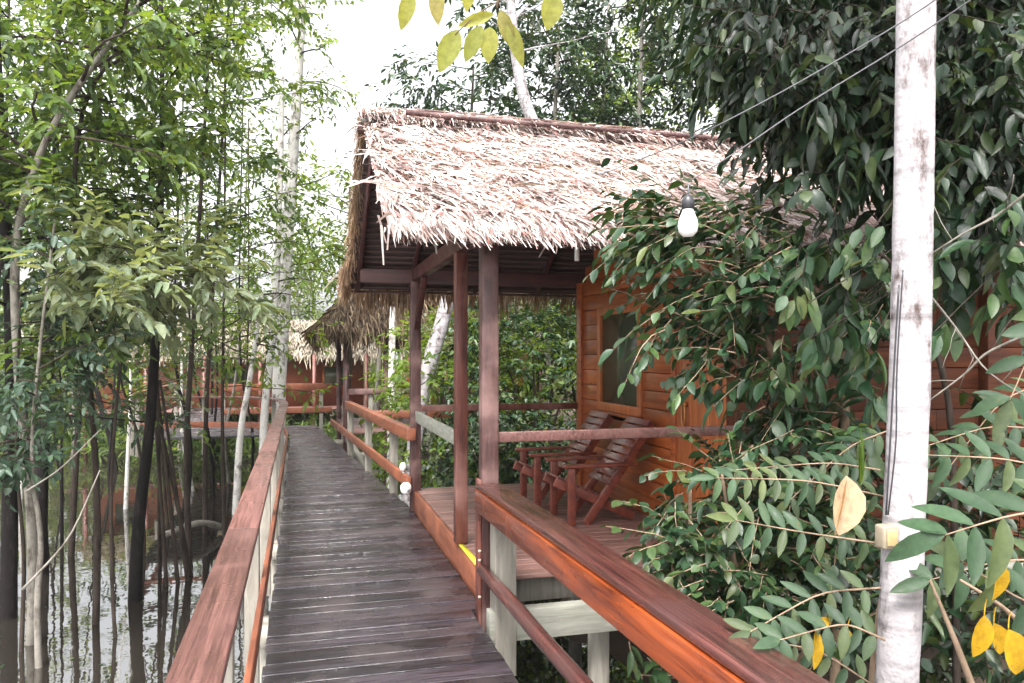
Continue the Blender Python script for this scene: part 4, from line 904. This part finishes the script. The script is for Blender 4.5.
# multitude of thin trunks standing in the water
k = 0
rr_ = np.random.default_rng(5)
cols_ = [(62, 12), (76, 14), (88, 13), (100, 16), (112, 11.5), (125, 15), (145, 12), (152, 12.6), (160, 12.4), (170, 13), (176, 10.2), (186, 15), (196, 17), (206, 13), (214, 16), (230, 18), (240, 14), (250, 17), (258, 20), (20, 16), (32, 20), (52, 18), (70, 22), (85, 25), (98, 24), (118, 20), (128, 26), (140, 21), (165, 22), (180, 24), (192, 20), (202, 26), (218, 22), (228, 25), (245, 24), (-20, 12), (-30, 18), (-10, 24), (5, 13), (15, 26), (45, 13), (57, 26), (108, 19), (173, 17), (236, 16), (210, 19), (155, 18), (148, 27), (90, 19), (66, 16)]
for (u, d_) in cols_:
    if d_ > 15 and k % 5 in (1, 3): k += 1; continue
    if 30 < u < 190 and d_ < 14.5 and k % 3: k += 1; continue
    ln = rr_.normal() * 26; tall = rr_.uniform(60, 330) if d_ > 13 else rr_.uniform(160, 340)
    bk = ['barkdark', 'barkpale', 'barkbrown', 'barkdark', 'barkdark', 'barkmott', 'barkbrown'][k % 7]; lfm = ['lf_left', 'lf_left', 'lf_blue', 'lf_lime', 'lf_pale'][int(rr_.integers(5))]
    nearlab = 'thin %s stem rising from the swamp water left of the walkway' % {'barkdark': 'dark', 'barkpale': 'pale grey', 'barkbrown': 'brown', 'barkmott': 'mottled white'}[bk]
    if 200 < u < 262 and k % 3 == 1: k += 1; continue
    if 195 < u < 285 and d_ < 26: tall = min(tall, 200)
    tree('sapling', nearlab, T(u, 0, d_, u + ln, tall, [(u + ln * .2 + rr_.normal() * 9, 430), (u + ln * .5 + rr_.normal() * 9, 370)]), rr_.uniform(.02, .055) * (d_ / 14), .012 * d_ / 14, M[bk], M[lfm],
         group='thin %s stems in the swamp' % {'barkdark': 'dark', 'barkpale': 'pale grey', 'barkbrown': 'brown', 'barkmott': 'mottled white'}[bk],
         sides=6, ntr=12, limbs=8, f0=.66 if 195 < u < 285 else .42, L=1.15 * (d_ / 14) ** .5, tw=5, nl=7, ll=.14, lw=.065, tube_twigs=False, twl=.6)
    k += 1
# brown leaning stems by the dark trunk, bare
for j, (u0, u1) in enumerate(((168, 152), (180, 156), (190, 160), (160, 158), (195, 150))):
    tree('leaning_stem', 'brown bare stem leaning in the bundle just right of the dark trunk', [G(u0, 10.0 + j * .15, WZ - .3), P(u0 * .5 + u1 * .5, 480, 10), P(u1, 380, 10)], .03, .018, M['barkbrown'], None, limbs=0, group='bundle of brown leaning stems', sides=6, ntr=8)
# fallen logs and snags
a = MB(); a.tube(blend([G(165, 12, -1.1), G(200, 12.5, -1.0), G(222, 13, -1.2)], 10), .05, 8, wob=.1); tag(obj('fallen_log', a, M['barkpale'], smooth=True, loc=G(165, 12, -1.1)), 'pale fallen log slanting into the water behind the bundle of stems', 'log')
a = MB(); a.tube(blend([P(22, 590, 7), P(70, 540, 7.2), P(100, 470, 7.4)], 10), np.linspace(.014, .006, 10), 6); tag(obj('bare_branch', a, M['barkpale'], smooth=True, loc=P(22, 590, 7)), 'thin bare branch slanting across the left foreground above the water', 'branch')
a = MB(); a.tube(blend([P(25, 492, 7), P(60, 470, 7.2), P(100, 430, 7.4)], 10), np.linspace(.010, .005, 10), 6); tag(obj('bare_branch', a, M['barkpale'], smooth=True, loc=P(25, 492, 7)), 'thin bare branch higher up crossing the dark trunks at the left', 'branch')
# leaves floating on the water
a = MB(); n_ = 90; pp = np.array([G(rng.uniform(-40, 200), rng.uniform(6.2, 16), WZ + .006) for _ in range(n_)]); ang = rng.uniform(0, 6.28, n_)
leaves(a, pp, np.stack([np.cos(ang), np.sin(ang), ang * 0], 1), np.tile([0, 0, 1.], (n_, 1)), .07, .03, curl=0, fold=.02)
o = obj('floating_leaves', a, M['lf_dark']); o['kind'] = 'stuff'; o['label'] = 'fallen dark leaves scattered on the swamp water'; o['category'] = 'leaves'

# behind the porch: leaning white trunk and dense bushes
tree('white_trunk_tree', 'white trunk leaning to the right behind the porch and rising above the roof', [G(405, 12, -1.3), P(420, 398, 12), P(447, 305, 12), P(470, 200, 12.2), P(500, 120, 12.4), P(530, 40, 12.6)][:4], .13, .11, M['barkwhite'], M['lf_mid'], limbs=5, f0=.8, L=1.2, tw=5)
tree('white_trunk_tree', 'white trunk showing above the ridge of the thatched roof', [G(640, 15, -1.3), P(570, 200, 15), P(526, 110, 15), P(514, 50, 15), P(506, -60, 15)], .15, .09, M['barkwhite'], M['lf_mid'], limbs=10, f0=.7, L=2.0, tw=8, ll=.16, lw=.07)
tree('white_trunk_tree', 'slim pale trunk standing in the bushes left of the far porch post', [G(390, 14, -1.3), P(391, 400, 14), P(393, 300, 14), P(400, 150, 14)], .07, .05, M['barkmott'], M['lf_mid'], limbs=5, f0=.7, L=1.2, tw=6)
def bush(label, c, rad, n, ll, lw, mat, group=None, name='bush', cat='bush', stems=5, zmin=-1.25):
    t = thing(name, label, cat, (c[0], c[1], -1.1), group); ml = MB(); mt = MB(); c = np.array(c, float); rad = np.array(rad, float)
    for k in range(stems):
        an = rng.uniform(0, 6.28); e = c + rad * np.array([math.cos(an) * .6, math.sin(an) * .6, rng.uniform(.1, .7)]); mt.tube(blend([(c[0] + .15 * math.cos(an), c[1] + .15 * math.sin(an), -1.5), (c + e) / 2 - [0, 0, .2], e], 8), np.linspace(.035, .008, 8), 6)
    lump = [unit() for _ in range(9)]; la = rng.uniform(-.25, .3, 9)
    for k in range(n):
        q = unit(); s_ = rng.uniform(.55, 1.0) * (1 + sum(a_ * max(0, q @ v_) ** 4 for a_, v_ in zip(la, lump))); p = c + rad * q * s_
        if p[2] < zmin: continue
        spray(ml, mt if k % 3 == 0 else None, p, q * .7 + unit() * .6, .35 * rng.uniform(.6, 1.3), 8, ll, lw, .4, .3, False, .003)
    obj('branches', mt, M['barkbrown'], t, smooth=True); obj('leaves', ml, mat, t)
    return t
bush('dense green bush behind the porch railing, left of the porch posts', (2.55, 12.6, .6), (1.35, 1.2, 2.0), 620, .12, .06, M['lf_lime'])
bush('dense green bush filling the view behind the porch between the post and the wall', (3.6, 11.6, .9), (1.5, 1.1, 2.1), 900, .11, .055, M['lf_mid'])
bush('bush with brighter leaves behind the porch close to the wall corner', (4.9, 12.2, 1.1), (1.5, 1.2, 2.2), 700, .12, .055, M['lf_lime'])
bush('low dark bush below the porch floor behind the deck', (3.0, 10.3, -.4), (1.7, .8, 1.2), 420, .11, .05, M['lf_dark'])
bush('light green bush between the far hut and the porch', (3.0, 15.2, .9), (1.1, 1.1, 1.9), 300, .13, .06, M['lf_pale'])
# trees behind the roof
bt = [(470, 22, 10, 'lf_mid', .17), (545, 17, 9, 'lf_mid', .16), (600, 19, 10.5, 'lf_dark', .16), (650, 17, 10.5, 'lf_mid', .15), (700, 20, 12, 'lf_lime', .16), (620, 27, 12, 'lf_lime', .2), (520, 29, 9, 'lf_lime', .2), (760, 16, 9, 'lf_dark', .15)]
lab = ['pale crowned tree at the left end of the trees behind the roof', 'tree with dark stems just right of the white trunk above the roof', 'dark green tree in the middle behind the roof ridge', 'mid green tree behind the right half of the roof ridge', 'tall lime green tree behind the roof at the edge of the overhanging tree', 'distant lime tree glimpsed between the trees behind the roof', 'low distant tree behind the left part of the ridge', 'dark tree behind the roof hidden mostly by the overhanging tree']
for (u, d_, h_, lm, ls), lb in zip(bt, lab):
    b0 = G(u, d_, -1.2); e = b0 + [rng.uniform(-.6, .6), 0, h_ + 1.2]
    tree('forest_tree', lb, [b0, (b0 + e) / 2 + [rng.uniform(-.3, .3), 0, 0], e], .13, .03, M['barkpale'] if d_ % 2 else M['barkbrown'], M[lm], limbs=40, f0=.25, L=2.4, tw=17, nl=9, ll=ls * 1.15, lw=ls * .5, tube_twigs=False, twl=.8, group='forest trees behind the bungalow')
# light green trees seen between the left trees and the roof
lt = [(318, 35, 6.6, 'lf_lime'), (342, 21, 6.4, 'lf_lime'), (250, 35, 6, 'lf_left'), (200, 30, 4.2, 'lf_lime'), (140, 30, 3.2, 'lf_left'), (80, 28, 3.2, 'lf_pale'), (20, 30, 3.4, 'lf_left'), (-50, 24, 4.5, 'lf_left'), (375, 25, 5.5, 'lf_mid'), (300, 33, 5.5, 'lf_pale')]
lab = ['light green tree right of the mottled white trunk', 'lime green tree against the left end of the thatched roof', 'tree beyond the far red bungalow, left of the mottled trunks', 'tree on the far bank above the red bungalow', 'olive green tree on the far bank behind the dark trunk', 'pale tree on the far bank behind the left stems', 'tree on the far bank at the left edge', 'tall tree just beyond the left edge', 'green tree beyond the second hut', 'small pale distant tree behind the walkway bend']
for (u, d_, h_, lm), lb in zip(lt, lab):
    b0 = G(u, d_, -1.2); e = b0 + [rng.uniform(-.5, .5), 0, h_ + 1.2]
    tree('forest_tree', lb, [b0, (b0 + e) / 2 + [rng.uniform(-.3, .3), 0, 0], e], .12, .03, M['barkpale'], M[lm], limbs=24, f0=.62 if d_ < 26 else .25, L=2.0, tw=10, nl=7, ll=.2, lw=.09, tube_twigs=False, twl=.8, group='forest trees on the far bank')
# far wood closing the view
far = MB(); n_ = 26000
az_ = rng.uniform(-1.25, 1.15, n_); rr2 = rng.uniform(40, 62, n_); px = rr2 * np.sin(az_ + YAW); py = rr2 * np.cos(az_ + YAW)
hh = 2.6 + 1.2 * np.sin(az_ * 9) + 1.0 * np.sin(az_ * 23 + 1) + .6 * np.sin(az_ * 61)
hh = np.where(az_ > .05, hh + 5, hh)
pz = -1.2 + (hh + 1.2) * rng.random(n_) ** .8
leaves(far, np.stack([px, py, pz], 1), rng.normal(size=(n_, 3)) + [0, 0, -.4], rng.normal(size=(n_, 3)) + [0, 0, .8], rng.uniform(.5, 1.0, n_), .42)
for k in range(260):
    az1 = rng.uniform(-1.2, 1.1); r1_ = rng.uniform(33, 55); b0 = np.array([r1_ * math.sin(az1 + YAW), r1_ * math.cos(az1 + YAW), -1.4])
    far.tube([b0, b0 + [rng.normal() * .3, 0, rng.uniform(3, 6)]], [.12, .05], 5)
o = obj('far_wood', far, leafmat('far_wood_leaves', [(.07, .12, .04), (.12, .18, .05), (.16, .2, .08), (.09, .09, .06)], .6, .4, .3)); o['kind'] = 'stuff'; o['label'] = 'distant light green forest closing the view beyond the swamp'; o['category'] = 'forest'
# undergrowth along the far bank
fb_ = MB(); n_ = 9000
pp = np.array([G(rng.uniform(-120, 440), rng.uniform(21, 34), rng.uniform(-1.2, -.5)) for _ in range(n_)])
leaves(fb_, pp, rng.normal(size=(n_, 3)) + [0, 0, .3], rng.normal(size=(n_, 3)) + [0, 0, 1], rng.uniform(.15, .4, n_), .08)
o = obj('bank_undergrowth', fb_, M['lf_left']); o['kind'] = 'stuff'; o['label'] = 'low leafy undergrowth along the far bank of the swamp'; o['category'] = 'undergrowth'

# ------------------------------------------------------------------ misty air
hz = MB(); hz.box((-1300, -400, -3.2), (1300, 1500, 22))
hm = bpy.data.materials.new('misty_air'); hm.use_nodes = True; n = hm.node_tree.nodes; n.remove(n['Principled BSDF'])
pv = n.new('ShaderNodeVolumePrincipled'); pv.inputs['Color'].default_value = (.95, .96, 1, 1); pv.inputs['Density'].default_value = .0007; pv.inputs['Anisotropy'].default_value = .3
hm.node_tree.links.new(pv.outputs[0], n['Material Output'].inputs['Volume'])
o = obj('haze', hz, hm); o['kind'] = 'stuff'; o['label'] = 'thin pale mist in the humid forest air'; o['category'] = 'haze'
